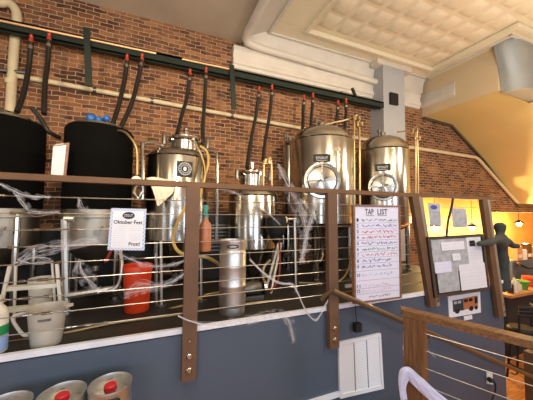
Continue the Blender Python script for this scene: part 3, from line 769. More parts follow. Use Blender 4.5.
# papers above the board
t = thing('paper_notice', oy(2.16, 435, 226), 'narrow white notice with a dark oval logo above the notice board', 'notice')
pl = Plaque(qy(2.16, (428, 203), (440, 203.5), (441.5, 226), (430, 225)))
b = MB(); pl.rect(b, 0, 0, 1, 1, -.003, 0); b.build('sheet', 'paper2', t)
b = MB(); pl.oval(b, .45, .18, .28, .1, 0, .002); pl.oval(b, .45, .18, .12, .04, .002, .003)
pl.scribble(b, .1, .9, .4, .03, 8, .0015, .002); b.build('printed_logo', 'inkb', t)
b = MB()
for k in range(5): pl.scribble(b, .12, .88, .5+k*.09, .02, 60+k, .0013, .002)
b.build('writing', 'inklb', t)
t = thing('paper_notice', oy(2.16, 461, 228), 'pale rounded notice above the notice board, beside the lamp glare', 'notice')
pl = Plaque(qy(2.16, (451.5, 208), (466, 208.5), (468, 227), (453, 228)))
b = MB(); b.prism([pl.P(u, v, -.003) for u, v in ((.1,0),(.9,0),(1,.1),(1,.9),(.9,1),(.1,1),(0,.9),(0,.1))], pl.n*.003); b.build('sheet', 'paper2', t)
b = MB()
for k in range(5): pl.scribble(b, .12, .88, .2+k*.14, .02, 80+k, .0013, .002)
b.build('writing', 'inklb', t)
# picture sign with a coach
t = thing('picture_sign', oy(2.18, 465, 318), 'white card printed with an orange and black coach, below the notice board', 'sign')
pl = Plaque(qy(2.19, (448, 296), (480, 290), (481, 312.5), (449.5, 318)))
b = MB(); pl.rect(b, 0, 0, 1, 1, -.008, 0); b.build('card', 'paper', t)
b = MB(); pl.rect(b, .12, .24, .46, .76, 0, .002); b.build('dark_print', 'busblack', t)
b = MB(); pl.rect(b, .44, .22, .9, .74, 0, .0028); b.build('orange_print', 'busbrown', t)
b = MB(); pl.rect(b, .46, .28, .58, .42, 0, .004); pl.rect(b, .61, .28, .73, .42, 0, .004); pl.rect(b, .8, .26, .9, .55, 0, .004); pl.oval(b, .24, .76, .07, .1, 0, .004); pl.oval(b, .68, .74, .07, .11, 0, .004); pl.oval(b, .84, .74, .05, .09, 0, .004); b.build('print_details', 'blackp', t)
b = MB(); pl.rect(b, .15, .3, .24, .42, 0, .004); pl.rect(b, .27, .3, .37, .42, 0, .004); b.build('print_windows', 'paper2', t)
t = thing('small_card', oy(2.18, 468, 322), 'small blank white card under the coach picture', 'card')
pl = Plaque(qy(2.19, (464, 316.5), (472, 315), (472.5, 319), (464.5, 320.5)))
b = MB(); pl.rect(b, 0, 0, 1, 1, -.006, 0); b.build('card', 'paper', t)

# vent panel on the low wall
t = thing('access_panel', (1.96, 2.19, -.25), 'white louvred access panel low on the grey wall', 'wall panel')
pl = Plaque(qy(2.19, (338, 342), (380, 333), (383, 388), (339.5, 398)))
b = MB(); pl.rect(b, 0, 0, 1, 1, -.01, .004); b.build('panel', 'white', t)
b = MB(); pl.rect(b, 0, 0, .05, 1, .004, .014); pl.rect(b, .95, 0, 1, 1, .004, .014); pl.rect(b, .05, 0, .95, .05, .004, .014); pl.rect(b, .05, .93, .95, 1, .004, .014); b.build('frame', 'white', t)
b = MB()
for u in (.34, .64): pl.rect(b, u, .07, u+.012, .93, .004, .008)
b.build('joint', 'darkline', t)
b = MB()
for k in range(30):
    v = .09+k*.0275; pl.rect(b, .37, v, .62, v+.012, .004, .007); pl.rect(b, .67, v, .92, v+.012, .004, .007)
b.build('louvre', 'white', t)

# outlet with plug and cord
t = thing('wall_outlet', oy(2.19, 489, 384), 'white double outlet on the grey wall behind the foreground railing', 'outlet')
pl = Plaque(qy(2.19, (486.5, 372), (492, 373), (492.5, 384.5), (487, 383.5)))
b = MB(); pl.rect(b, 0, 0, 1, 1, -.005, .006); b.build('cover_plate', 'white', t)
b = MB(); pl.oval(b, .5, .27, .28, .17, .006, .009); pl.oval(b, .5, .73, .28, .17, .006, .009); b.build('socket', 'hdpe', t)
t = thing('power_plug', oy(2.14, 491, 380), 'black plug with cord in the white outlet', 'plug')
c = oy(2.15, 490.5, 380)
MB().ball(c, .035, 12, (1, 1.1, .8)).build('plug_body', 'blackp', t)
MB().tube([c, oy(2.12, 495, 383), oy(2.12, 495, 392), oy(2.12, 492, 402), oy(2.12, 494, 425)], .01, 8, smooth=5).build('cord', 'blackp', t)
# small hanging black box
t = thing('hanging_sensor', oy(2.17, 357, 331), 'small black box hanging on a cord from the ledge, above the white panel', 'sensor')
c = oy(2.16, 357, 326.5)
b = MB().box((c.x-.035, 2.13, c.z-.045), (c.x+.035, 2.18, c.z+.035)); b.build('case', 'blackp', t)
b = MB().tube([(c.x, 2.165, c.z+.03), (c.x-.01, 2.17, .63)], .004, 6); b.build('cord', 'blackp', t)

# bent black hose over the notice board
b = MB().tube([oy(2.17, 453, 196), oy(2.13, 452, 205), oy(2.12, 448, 222), oy(2.12, 446.5, 238)], .013, 8, smooth=6)
b.build('black_tube', 'blackp', label='bent black tube standing between the two notices above the notice board', cat='tube')

# ================================================================== HANDRAIL, FOREGROUND RAILING
t = thing('stair_handrail', (1.55, 2.085, .8), 'slender bronze handrail sloping down along the grey wall', 'handrail')
a = Vector((1.55, 2.095, .824)); c = Vector((5.2, 2.095, -.83))
MB().tube([a, c], .024, 12).build('rail', 'bronze', t)
MB().tube([a, a+Vector((-.03, .06, -.05)), Vector((1.5, 2.2, .72))], .02, 10, smooth=4).build('wall_bracket', 'bronze', t)
for f in (.35, .8):
    p = a.lerp(c, f); MB().tube([p, p+Vector((0, .02, -.06)), p+Vector((0, .08, -.07))], .01, 8, smooth=3).build('wall_bracket', 'bronze', t)

t = thing('stair_guard', (1.6, 1.38, FL), 'oak-brown wooden guard rail with cables in the right foreground', 'railing')
A1 = oz(.88, 400, 305.5); A2 = oz(.88, 533, 336.5); d = (A2-A1); A2 = A1+d*1.9
N1 = oz(.84, 402, 316); N2 = oz(.84, 533, 349.5); N2 = N1+(N2-N1)*1.9
A1n = Vector((N1.x, N1.y, .88)); A2n = Vector((N2.x, N2.y, .88))
b = MB().hexa([(A1.x, A1.y, .84), N1, N2, (A2.x, A2.y, .84), A1, A1n, A2n, A2]); o = b.build('top_rail', 'woodfg', t)
dd = (A2-A1).normalized(); sd = Vector((dd.y, -dd.x, 0))
c0 = (A1+N1)/2 + dd*.088
def upright(c, name):
    w = .056; q = [Vector((c.x, c.y, 0))+dd*s1*w+sd*s2*w for s1, s2 in ((-1,-1),(1,-1),(1,1),(-1,1))]
    return MB().hexa([(p.x, p.y, FL) for p in q]+[(p.x, p.y, .84) for p in q]).build(name, 'woodfgp', t)
upright(c0, 'post'); c9 = c0+dd*1.25; upright(c9, 'post')
for z in (.75, .64, .53, .42, .31, .2, .09, -.02):
    MB().tube([Vector((c0.x, c0.y, z))+dd*.03, Vector((c9.x, c9.y, z))], .0025, 6).build('cable', 'cable', t)
p = Vector((c0.x, c0.y, 0)) - dd*.048 
# hook and tie on the post face
c = oz(.5, 410, 340); 
fc = Vector((c0.x, c0.y, 0)) - dd*.062 - sd*.0
b = MB().tube([fc+Vector((0,0,.78)), fc-dd*.01+Vector((0,0,.72)), fc-dd*.01+Vector((0,0,.56))], .005, 6); b.box(tuple(fc+Vector((-.012,-.012,.60))), tuple(fc+Vector((.012,.012,.63))))
b.build('tie_cord', 'white', label='thin white tie cord hanging down the foreground wooden post', cat='cord')
def fp(x, y, k=.0):   # points on the vertical plane through the post, facing the viewer
    n = Vector((FW.x, FW.y, 0)).normalized(); d = ray(x, y); q = Vector((c0.x, c0.y, 0)); D = (q-EYE).dot(n)-.08-k
    return EYE + d*(D/d.dot(n))
drape('white_cloth', [[fp(401, 400), fp(403, 399.5), fp(406, 399)],
                      [fp(398, 384), fp(402, 385, .01), fp(406, 386)],
                      [fp(401, 369), fp(405, 373, .02), fp(408, 379)],
                      [fp(409, 367), fp(411, 374, .02), fp(411, 383)],
                      [fp(421, 377), fp(420, 384, .02), fp(419, 391)],
                      [fp(434, 389), fp(431, 394, .01), fp(428, 399)],
                      [fp(449, 401), fp(445, 405), fp(440, 410)]], 'clothb', 'bluish white cloth strip tied round the foreground wooden post', 'cloth', 5, amp=.004)

# ================================================================== THINGS ON THE PLATFORM
def keg(X, Y, z0, H, r, label, cap=True, group='kegs in front of the low wall'):
    t = thing('beer_keg', (X, Y, z0), label, 'keg', group)
    MB().lathe((X, Y, z0), [(r*.86, .05), (r*.99, .075), (r, .1), (r, H*.36), (r*1.02, H*.37), (r*1.02, H*.39), (r, H*.4), (r, H*.62), (r*1.02, H*.63), (r*1.02, H*.65), (r, H*.66), (r, H-.12), (r*.97, H-.09), (r*.9, H-.075), (r*.4, H-.06), (.001, H-.055)], 40, caps=False).build('body', 'steel_dull', t)
    MB().lathe((X, Y, z0), [(r*.94, 0), (r*.96, .01), (r*.94, .09), (r*.9, .09), (r*.9, 0)], 40, caps=False).build('bottom_chime', 'steel_dull', t)
    ch = MB().lathe((X, Y, z0), [(r*.95, H-.1), (r*.97, H-.02), (r*1.0, H-.01), (r*.99, H), (r*.95, H+.001), (r*.93, H-.01), (r*.92, H-.1)], 40, caps=False).build('top_chime', 'steel_dull', t)
    n = front(X, Y)
    for a in (.0, PI):
        n2 = Vector((n.x*math.cos(a)-n.y*math.sin(a), n.x*math.sin(a)+n.y*math.cos(a), 0)); s = Vector((-n2.y, n2.x, 0))
        c = Vector((X, Y, z0+H-.05))+n2*r*.955
        b = MB(); pts = [c+s*.05*math.cos(q)*1.0+Vector((0,0,.014*math.sin(q))) for q in [i*2*PI/16 for i in range(17)]]
        b.tube(pts, .005, 6); b.build('hand_hole', 'blackp', ch)
    v = MB().lathe((X, Y, z0+H-.06), [(.03, 0), (.03, .02), (.022, .025), (.001, .025)], 20).build('valve', 'steel', t)
    if cap: MB().lathe((X, Y, z0+H-.04), [(.036, 0), (.036, .028), (.03, .034), (.001, .034)], 20).build('cap', 'kegred', t)
    return t
for x1, x2, yt, lb in ((89.5, 131.5, 374, 'steel keg with red cap at the right of the three, floor before the grey wall'),
                   (37.5, 87, 383, 'steel keg with red cap in the middle of the three on the floor'),
                   (-20, 30, 393, 'steel keg at the bottom left corner, left of the three on the floor')):
    Y = 1.97; X, r = cyl(x1, x2, Y)
    f = .122/r if r > .09 else 1
    # radius from the real keg size, depth from the width seen
    r = .122
    X = {374: -.205, 383: -.45, 393: -.71}[yt]
    keg(X, Y, FL, .675, r, lb)
X, r = cyl(219, 248, 2.46)
keg(X, 2.47, PL+.0, .66, .122, 'tall steel keg standing on the ledge behind the railing, middle', cap=False, group='keg on the platform')

def bucket(x1, x2, Y, z0, z1, mt, name, label):
    X, r = cyl(x1, x2, Y); t = thing(name, (X, Y, z0), label, 'bucket')
    MB().lathe((X, Y, 0), [(r*.8, z0), (r*.82, z0+.005), (r*.97, z1-.05), (r*1.02, z1-.05), (r*1.02, z1-.035), (r, z1-.03), (r, z1), (r*.95, z1), (r*.78, z0+.02), (.001, z0+.02)], 36, caps=False).build('bucket_body', mt, t)
    pts = [(X+r*math.cos(a), Y-.02-.5*r*math.sin(a)*.3, z1-.03-r*.9*math.sin(a)) for a in [i*PI/12 for i in range(13)]]
    MB().tube(pts, .004, 6).build('handle', 'steel', t)
    return t
bucket(124.5, 154, 2.85, PL, 1.04, 'orange', 'orange_bucket', 'bright orange bucket behind the railing, under the Oktober Fest sign')
bucket(31, 58, 3.1, PL, .93, 'hdpe', 'white_bucket', 'pale white bucket behind the white step ladder')

# step ladder
t = thing('step_ladder', oy(2.62, 30, 320), 'low cream-white folding step ladder behind the railing at far left', 'ladder')
Y = 2.62
def LD(x, y, dy=0): return oy(Y+dy, x, y)
for (x0, y0, x1, y1, dy) in ((10, 266, -6, 330, 0), (57, 264, 62.5, 326, 0), (16, 262, 14, 322, .3), (52, 261, 56, 318, .3)):
    p0 = LD(x0, y0, dy); p1 = LD(x1, y1, dy); p1.z = PL; MB().bar(p0, p1, .022 if not dy else .014, .02, up=(0,1,0)).build('leg', 'hdpe', t)
for (xa, ya, xb, yb, mm) in ((3, 290, 60, 284, 'hdpe'), (0, 312, 62, 302, 'hdpe')):
    p0 = LD(xa, ya); p1 = LD(xb, yb); p1.z = p0.z; MB().bar(p0+Vector((0,.04,0)), p1+Vector((0,.04,0)), .06, .03).build('step', mm, t)

# pitcher on the ledge
Y = 2.36; X, r = cyl(31, 72, Y)
t = thing('plastic_pitcher', (X, Y, .62), 'cloudy translucent plastic measuring pitcher on the ledge at far left', 'pitcher')
zt = oy(Y, 50, 306).z
MB().lathe((X, Y, 0), [(r*.74, .62), (r*.76, .63), (r*.98, zt-.02), (r*1.05, zt), (r*1.0, zt), (r*.93, zt-.03), (r*.72, .64), (.001, .64)], 36, caps=False).build('jug_body', 'clear', t)
MB().tube([(X-r*.9, Y, zt-.03), (X-r*1.5, Y-.01, zt-.035), (X-r*1.6, Y-.01, zt-.07), (X-r*1.15, Y, zt-.17), (X-r*.85, Y, zt-.18)], .011, 8, smooth=5).build('handle', 'clear', t)
MB().prism([(X+r*.8, Y-.04, zt), (X+r*1.3, Y, zt+.005), (X+r*.8, Y+.04, zt), ], (0, 0, -.02)).build('spout', 'clear', t)
c = Vector((X-.01, Y-r*1.0, zt-.06)); MB().box((c.x-.01, c.y-.004, c.z-.006), (c.x+.06, c.y+.01, c.z+.006)).build('mark', 'steel_dark', t)
# white bottle with green label
Y = 2.33; X, r = cyl(-16, 15, Y)
t = thing('cleaner_bottle', (X, Y, .62), 'white plastic bottle with a green label, cut by the left picture edge', 'bottle')
MB().lathe((X, Y, .62), [(r*.9, 0), (r, .01), (r, .21), (r*.9, .27), (r*.45, .31), (r*.42, .33), (r*.48, .33), (r*.48, .36), (.001, .36)], 32, caps=False).build('bottle_body', 'hdpe', t)
MB().lathe((X, Y, .62), [(r+.002, .12), (r+.002, .18)], 32, caps=False).build('green_label', 'labelg', t)
MB().lathe((X, Y, .62), [(r+.0015, .02), (r+.0015, .118)], 32, caps=False).build('white_label', 'bluebd', t)

# spray bottle hanging at the post
Y = 2.27; X, r = cyl(199.5, 211.5, Y)
t = thing('spray_bottle', (X, Y, 1.27), 'copper-tan spray bottle with teal head hung on a cable right of the left post', 'spray bottle')
z0 = oy(Y, 205, 251).z; z1 = oy(Y, 205, 221).z; z2 = oy(Y, 205, 207).z
MB().lathe((X, Y, 0), [(r*.85, z0), (r, z0+.015), (r, z1-.05), (r*.85, z1-.02), (r*.5, z1), (r*.42, z1+.03)], 28).build('bottle_body', 'amber', t)
b = MB().lathe((X, Y, 0), [(r*.5, z1+.03), (r*.5, z1+.06), (r*.35, z1+.065), (r*.35, z2)], 20); b.box((X-.02, Y-.012, z2-.02), (X+.02, Y+.012, z2+.015)); b.tube([(X-.01, Y-.02, z2-.01), (X-.02, Y-.04, z2-.06)], .006, 8); b.build('spray_head', 'teal', t)

# made-up dark cabinets standing for the shade at the back of the platform
t = thing('grilled_shade_cabinet', (.92, 3.95, PL), 'made-up dark cabinet standing for shade on the brick between the two middle tanks', 'shade stand-in')
MB().box((.62, 3.85, PL), (1.05, 4.24, 1.55)).build('shade_cabinet_body', 'blackp', t)
b = MB()
for k in range(8): b.box((.66, 3.84, 1.0+k*.05), (1.01, 3.85, 1.02+k*.05))
b.build('grille', 'steel_dark', t)
t = thing('shade_cabinet', (2.0, 3.95, PL), 'made-up black cabinet standing for shade low behind the large domed tank', 'shade stand-in')
MB().box((1.6, 3.98, PL), (1.95, 4.25, 1.5)).build('shade_cabinet_body', 'blackp', t); MB().box((1.77, 3.965, .7), (1.785, 3.98, 1.45)).build('door_gap', 'steel_dark', t)
t = thing('shade_cabinet', (3.1, 3.95, PL), 'made-up black cabinet standing for shade low between the two domed tanks', 'shade stand-in')
MB().box((2.75, 3.98, PL), (3.35, 4.25, 1.6)).build('shade_cabinet_body', 'blackp', t); MB().box((3.04, 3.965, .7), (3.055, 3.98, 1.55)).build('door_gap', 'steel_dark', t)
t = thing('shade_cabinet', (-.9, 4.1, PL), 'made-up low dark cabinet standing for shade on the brick behind the black tanks', 'shade stand-in')
MB().box((-2.1, 4.0, PL), (.15, 4.25, 1.3)).build('shade_cabinet_body', 'blackp', t); MB().box((-.9, 3.985, .7), (-.88, 4.0, 1.25)).build('door_gap', 'steel_dark', t)

# hand truck with a wheel, leaning
t = thing('hand_truck', oy(2.9, 264, 312), 'grey steel hand truck with small wheel leaning right of the tall keg', 'hand truck')
for dx in (0, 5):
    p1 = oy(2.85, 263+dx, 306); p2 = oy(3.1, 279+dx*.4, 243); MB().tube([p1, oy(2.95, 268+dx, 282), p2], .018, 8, smooth=4).build('frame_tube', 'steel_dull', t)
b = MB(); p = oy(2.8, 263, 306); b.lathe(p, [(.045, -.02), (.085, -.02), (.085, .02), (.045, .02)], 24, axis=(.25, -1, 0)); b.build('wheel', 'blackp', t)
b = MB(); b.lathe(p, [(.05, -.03), (.05, .03)], 20, axis=(.25, -1, 0)); b.build('wheel_hub', 'steel', t)
# grey filter housing
t = thing('filter_housing', oy(3.0, 276, 244), 'dark grey funnel-shaped housing right of the narrow middle tank', 'filter')
c = oy(3.05, 276, 218); MB().lathe(c, [(.04, -.3), (.1, -.2), (.13, -.12), (.13, .0), (.08, .03), (.001, .04)], 24).build('housing', 'blackp', t)
MB().tube([c+Vector((-.05, 0, .02)), oy(3.0, 272, 205)], .02, 8).build('inlet', 'gold', t)
q = oy(3.0, 286, 220); MB().ball(q, .035, 10, (.7, .7, 1.2)).build('white_valve', 'hdpe', t)
# upright steel pipe frames
def pipe_stand(pts, r, label, mt='steel_dull'):
    t = thing('pipe_stand', (pts[0][0].x, pts[0][0].y, PL), label, 'pipe stand')
    for q in pts: MB().tube(q, r, 8).build('pipe', mt, t)
    p = pts[0][0]; MB().lathe((p.x, p.y, PL), [(.05, 0), (.05, .012)], 14).build('foot', 'steel_dark', t)
def base(p): q = Vector(p); q.z = PL; return q
pipe_stand([[base(oy(2.8, 296, 295)), oy(2.8, 294.5, 219)], [oy(2.8, 288, 219), oy(2.8, 296, 219)], [oy(2.8, 299, 283), oy(2.8, 322, 284)]], .014, 'thin upright steel pipe with a short top arm, left of the middle post')
pipe_stand([[base(oy(2.9, 161, 320)), oy(2.9, 161, 241)], [base(oy(3.0, 156, 310)), oy(3.0, 156, 253)]], .014, 'pair of thin upright steel pipes left of the left post')
pipe_stand([[base(oy(2.9, 201, 320)), oy(2.9, 201, 255)]], .014, 'single thin upright steel pipe just right of the left post')
pipe_stand([[base(oy(2.95, 66, 320)), oy(2.95, 64.5, 219)], [oy(2.95, 66, 296), oy(2.95, 118, 288)], [oy(2.95, 64, 219), oy(2.95, 74, 219)]], .03, 'thick grey upright pipe with a low cross bar between the black tanks')
# hoses low on the platform
def hose(pts, r, mt, label, cat='hose'): MB().tube(pts, r, 8, smooth=7).build('loose_hose', mt, label=label, cat=cat)
hose([oy(2.7, 186, 206), oy(2.7, 176, 226), oy(2.65, 173, 240), oy(2.6, 178, 251), oy(2.6, 190, 256), oy(2.6, 205, 257), oy(2.65, 217, 263), oy(2.8, 226, 275)], .016, 'yhose', 'yellowish clear hose looping behind the left post')
hose([oy(3.2, 200, 146), oy(3.2, 207, 152), oy(3.15, 208, 165), oy(3.1, 203, 182), oy(3.0, 200, 198)], .014, 'yhose', 'yellow clear hose hanging at the right of the badged tank neck')
hose([oy(3.2, 196, 144), oy(3.15, 203, 160), oy(3.1, 205, 175), oy(3.05, 201, 192), oy(3.0, 197, 205)], .012, 'gold', 'thin golden hose falling beside the badged tank')
hose([oy(2.6, 196, 300), oy(2.7, 206, 295), oy(2.75, 216, 293), oy(2.8, 228, 292)], .014, 'gold', 'pale hose on the platform left of the tall keg')
hose([oy(2.7, 352, 235), oy(2.7, 350, 262), oy(2.65, 344, 277), oy(2.6, 334, 283)], .012, 'gold', 'thin golden hose curving left of the tap list board')
hose([oy(3.0, 279, 235), oy(3.0, 280, 262), oy(2.9, 278, 280), oy(2.8, 270, 292)], .01, 'rust', 'thin reddish hose behind the hand truck')
hose([oy(2.5, -10, 345), oy(2.5, 60, 334), oy(2.55, 120, 322), oy(2.6, 200, 312), oy(2.6, 260, 302), oy(2.6, 330, 297)], .011, 'gold', 'long golden pipe lying on the platform behind the ledge')
hose([oy(2.9, 70, 322), oy(2.85, 110, 321), oy(2.8, 150, 314), oy(2.8, 185, 305)], .014, 'gold', 'pale hose lying behind the orange bucket')
hose([oy(2.9, 105, 262), oy(2.9, 110, 253), oy(2.9, 112, 247)], .014, 'rust', 'short red tube behind the Oktober Fest sign')
hose([oy(3.0, 120, 250), oy(2.9, 122, 268), oy(2.9, 118, 285), oy(2.9, 108, 291)], .016, 'steel_dull', 'grey hose curving left of the orange bucket')
hose([oy(3.0, 303, 205), oy(3.0, 316, 225), oy(3.0, 318, 250), oy(2.9, 312, 275)], .02, 'hose', 'black hose hanging below the large domed tank')
# pump
t = thing('transfer_pump', oy(2.75, 255, 300), 'small steel pump on the platform behind the tall keg', 'pump')
c = oy(2.75, 253, 300); c.z = PL+.12
MB().lathe(c, [(.001, -.14), (.06, -.13), (.07, -.1), (.07, .06), (.05, .09), (.001, .1)], 24, axis=(1, 0, 0)).build('motor', 'steel_dark', t)
MB().lathe(c+Vector((.1, 0, 0)), [(.085, 0), (.085, .03), (.04, .05), (.001, .05)], 24, axis=(1, 0, 0)).build('pump_head', 'steel', t)
MB().box((c.x-.12, c.y-.06, PL), (c.x+.1, c.y+.06, PL+.05)).build('base', 'steel_dark', t)
MB().tube([c+Vector((.12, 0, .05)), c+Vector((.12, 0, .2)), c+Vector((.2, 0, .28))], .016, 8, smooth=4).build('outlet_pipe', 'gold', t)
# white paper on platform by tap list
t = MB().box(tuple(oy(2.3, 346, 288)), tuple(oy(2.32, 353, 283.5))).build('small_white_card', 'paper', label='small white card behind the cables left of the tap list board', cat='card')

# ================================================================== COBWEBS
def web(name, pts, spread, n, label, gz=None, seed=0, thick=.0007):
    rnd = random.Random(seed); b = MB(); P = [Vector(p) for p in pts]
    for k in range((n+1)*2//3):
        o1 = [Vector((rnd.gauss(0, 1)*.5, rnd.gauss(0, .4)*.3, rnd.gauss(0, 1)))*(spread[min(i, len(spread)-1)] if isinstance(spread, (list, tuple)) else spread) for i in range(len(P))]
        b.tube([p+o for p, o in zip(P, o1)], thick, 4, smooth=4, cap=False)
    if gz: 
        b.cur = 1; q = spline(P, 5); w = gz if isinstance(gz, (list, tuple)) else [gz]*len(P)
        vs = []; 
        for i, p in enumerate(q):
            t = i/(len(q)-1)*(len(w)-1); a = int(min(t, len(w)-2)); ww = w[a]+(w[a+1]-w[a])*(t-a)
            d = (q[min(i+1, len(q)-1)]-q[max(i-1, 0)]).normalized(); sdv = d.cross(Vector((0, 1, 0)))
            if sdv.length < .01: sdv = Vector((0,0,1))
            sdv.normalize()
            for s in (-1, -.33, .33, 1): vs.append(p+sdv*ww*s+Vector((0, .012*math.sin(i*1.7+s*2), .006*math.sin(i*2.1+s))))
        fs = [(4*i+k, 4*i+k+1, 4*i+k+5, 4*i+k+4) for i in range(len(q)-1) for k in range(3)]
        b._add(vs, fs)
    return b.build(name, ['web', 'gauze'], label=label, cat='fake cobweb', group='stretched fake cobwebs on the railing')
Yw = 2.16
web('cobweb', [oy(Yw,-8,180), oy(Yw,12,190), oy(Yw,28,196), oy(Yw,50,197)], .006, 8, 'white fake cobweb strand at far left crossing the top cable', [.01,.015,.02,.01], 1)
web('cobweb', [oy(Yw,14,190), oy(Yw,24,203), oy(Yw,34,212), oy(Yw,60,211)], .008, 7, 'fake cobweb sagging from the top cable to the second at far left', [.01,.02,.02,.01], 2)
web('cobweb', [oy(Yw,18,262), oy(Yw,36,252), oy(Yw,60,246), oy(Yw,84,243), oy(Yw,98,240)], .02, 14, 'grey wisp of fake cobweb low between the black tanks', [.03,.05,.04,.03,.01], 3)
web('cobweb', [oy(Yw,20,262), oy(Yw,34,257), oy(Yw,50,260), oy(Yw,34,263), oy(Yw,18,260)], .006, 6, 'small flat loop of fake cobweb on a cable at far left', .015, 4)
web('cobweb', [oy(Yw,79,198), oy(Yw,82,206), oy(Yw,90,214)], .01, 7, 'small tuft of fake cobweb on the second black tank', [.005,.03,.01], 5)
web('cobweb', [oy(Yw,80,260), oy(Yw,82,272), oy(Yw,94,286), oy(Yw,100,292)], .012, 12, 'fake cobweb hanging under the Oktober Fest sign, left side', [.01,.06,.04,.01], 6)
web('cobweb', [oy(Yw,116,252), oy(Yw,128,258), oy(Yw,150,266), oy(Yw,175,264), oy(Yw,196,255)], .006, 9, 'fake cobweb strand running from the Oktober Fest sign to the left post', [.005,.02,.02,.015,.02], 7)
web('cobweb', [oy(Yw,125,296), oy(Yw,140,288), oy(Yw,165,285), oy(Yw,184,274), oy(Yw,193,262), oy(Yw,198,256)], [.012,.02,.012,.008,.006,.003], 16, 'fake cobweb stretched across the orange bucket to the left post', [.03,.05,.03,.02,.02,.01], 8)
web('cobweb', [oy(2.12,178,316), oy(2.12,190,321), oy(2.12,205,324), oy(2.12,230,323), oy(2.12,255,319), oy(2.12,272,315), oy(2.12,288,319), oy(2.12,294,342)], [.004,.004,.006,.012,.015,.02,.015,.012], 20, 'bunched fake cobweb lying along the ledge right of the left post', [.004,.01,.015,.03,.045,.05,.05,.03], 9)
web('cobweb', [oy(Yw,250,259), oy(Yw,266,275), oy(Yw,280,283), oy(Yw,293,285), oy(Yw,300,298), oy(Yw,307,312), oy(Yw,316,320), oy(Yw,324,308), oy(Yw,333,291)], .006, 12, 'thick fake cobweb strand sagging beside the middle post', [.006,.01,.015,.012,.012,.01,.015,.01,.006], 10, .0013)
web('cobweb', [oy(Yw,278,165), oy(Yw,290,190), oy(Yw,302,215), oy(Yw,306,240), oy(Yw,302,262)], [.01,.03,.05,.03,.015], 16, 'hanging veil of fake cobweb left of the middle post', [.02,.06,.09,.06,.03], 11)
web('cobweb', [oy(Yw,318,196), oy(Yw,312,215), oy(Yw,306,238), oy(Yw,300,262)], [.02,.02,.015,.01], 14, 'dense fake cobweb twist just left of the middle post', [.03,.05,.03,.02], 12)
web('cobweb', [oy(Yw,198,186), oy(Yw,225,190), oy(Yw,250,200), oy(Yw,270,215), oy(Yw,280,225)], .008, 6, 'thin fake cobweb across the narrow middle tank', [.01,.012,.012,.01,.006], 13)
web('cobweb', [oy(Yw,420,328), oy(Yw,428,350), oy(Yw,436,358)], .006, 4, 'tiny fake cobweb near the foreground post', .008, 14)

# ================================================================== RIGHT: FIGURE, BAR, BACK ROOM
# grey cloth figure hanging beside the right post (skin-modifier body)
def skin(name, verts, edges, radii, mt, parent, sub=2):
    me = bpy.data.meshes.new(name); me.from_pydata([tuple(Vector(v)-Vector(parent['_w'])) for v in verts], edges, []); o = bpy.data.objects.new(name, me); COL.objects.link(o)
    o.parent = parent; o['_w'] = tuple(parent['_w'])
    md = o.modifiers.new('Skin', 'SKIN'); md.use_smooth_shade = True
    for i, v in enumerate(me.skin_vertices[0].data): v.radius = (radii[i], radii[i]); v.use_root = (i == 0)
    o.modifiers.new('Sub', 'SUBSURF').levels = sub; o.modifiers['Sub'].render_levels = sub
    me.materials.append(M[mt]); return o
Yf = 2.34
t = thing('hanging_figure', oy(Yf, 502, 292), 'dark grey cloth figure with outstretched arms hanging right of the right post', 'hanging decoration')
V = [oy(Yf, 503, 262), oy(Yf, 501, 250), oy(Yf, 500, 240), oy(Yf, 500, 234), oy(Yf, 500, 228), oy(Yf, 500, 222),
     oy(Yf, 507, 241), oy(Yf, 513, 246), oy(Yf, 519, 246),
     oy(Yf-.15, 494, 240), oy(Yf-.26, 487, 243), oy(Yf-.28, 478, 244),
     oy(Yf, 504, 275), oy(Yf, 506, 292), oy(Yf, 502, 276), oy(Yf, 502, 293)]
ED = [(0,1),(1,2),(2,3),(3,4),(4,5),(2,6),(6,7),(7,8),(2,9),(9,10),(10,11),(0,12),(12,13),(0,14),(14,15)]
RA = [.085,.08,.085,.045,.085,.07,.055,.045,.035,.055,.045,.03,.07,.065,.07,.065]
skin('cloth_body', V, ED, RA, 'greyfig', t)

# bar counter
Y0 = 3.0
a = oy(Y0, 511, 296)
t = thing('bar_counter', (7.2, 3.25, LOW), 'wooden topped bar counter at the right picture edge', 'counter')
MB().box((a.x, Y0, a.z-.05), (10, 3.55, a.z)).build('counter_top', 'barwood', t)
MB().box((a.x+.12, Y0+.12, LOW), (10, 3.5, a.z-.05)).build('counter_front', 'busblack', t)
zt = a.z
def bottle(X, Y, z, H, r, mt, label, cap='steel_dark'):
    t = thing('bottle', (X, Y, z), label, 'bottle', 'bottles on the bar')
    MB().lathe((X, Y, z), [(r, 0), (r, H*.55), (r*.9, H*.62), (r*.35, H*.75), (r*.32, H*.93)], 20).build('glass', mt, t)
    MB().lathe((X, Y, z+H*.92), [(r*.38, 0), (r*.38, H*.08)], 14).build('cap', cap, t)
for x, H, mt, lb in ((510.5, .26, 'glassb', 'brown bottle at the left end of the wooden bar'), (514.5, .32, 'hdpe', 'pale bottle, second on the wooden bar'), (518.5, .22, 'clear', 'short clear bottle beside the green tub')):
    q = oy(3.12, x, 290); bottle(q.x, 3.12, zt, H, .055, mt, lb)
q = oy(3.15, 525, 288)
t = MB().lathe((q.x, 3.2, zt), [(.09, 0), (.12, .14), (.13, .15), (.13, .17), (.001, .18)], 24).build('green_tub', 'leaf', label='green plastic tub on the wooden bar', cat='tub')
q = oy(3.2, 533, 288); t = MB().lathe((q.x+.05, 3.25, zt), [(.12, 0), (.16, .12), (.15, .2), (.001, .22)], 24).build('orange_tub', 'orange', label='orange tub beside the green one on the bar', cat='tub')
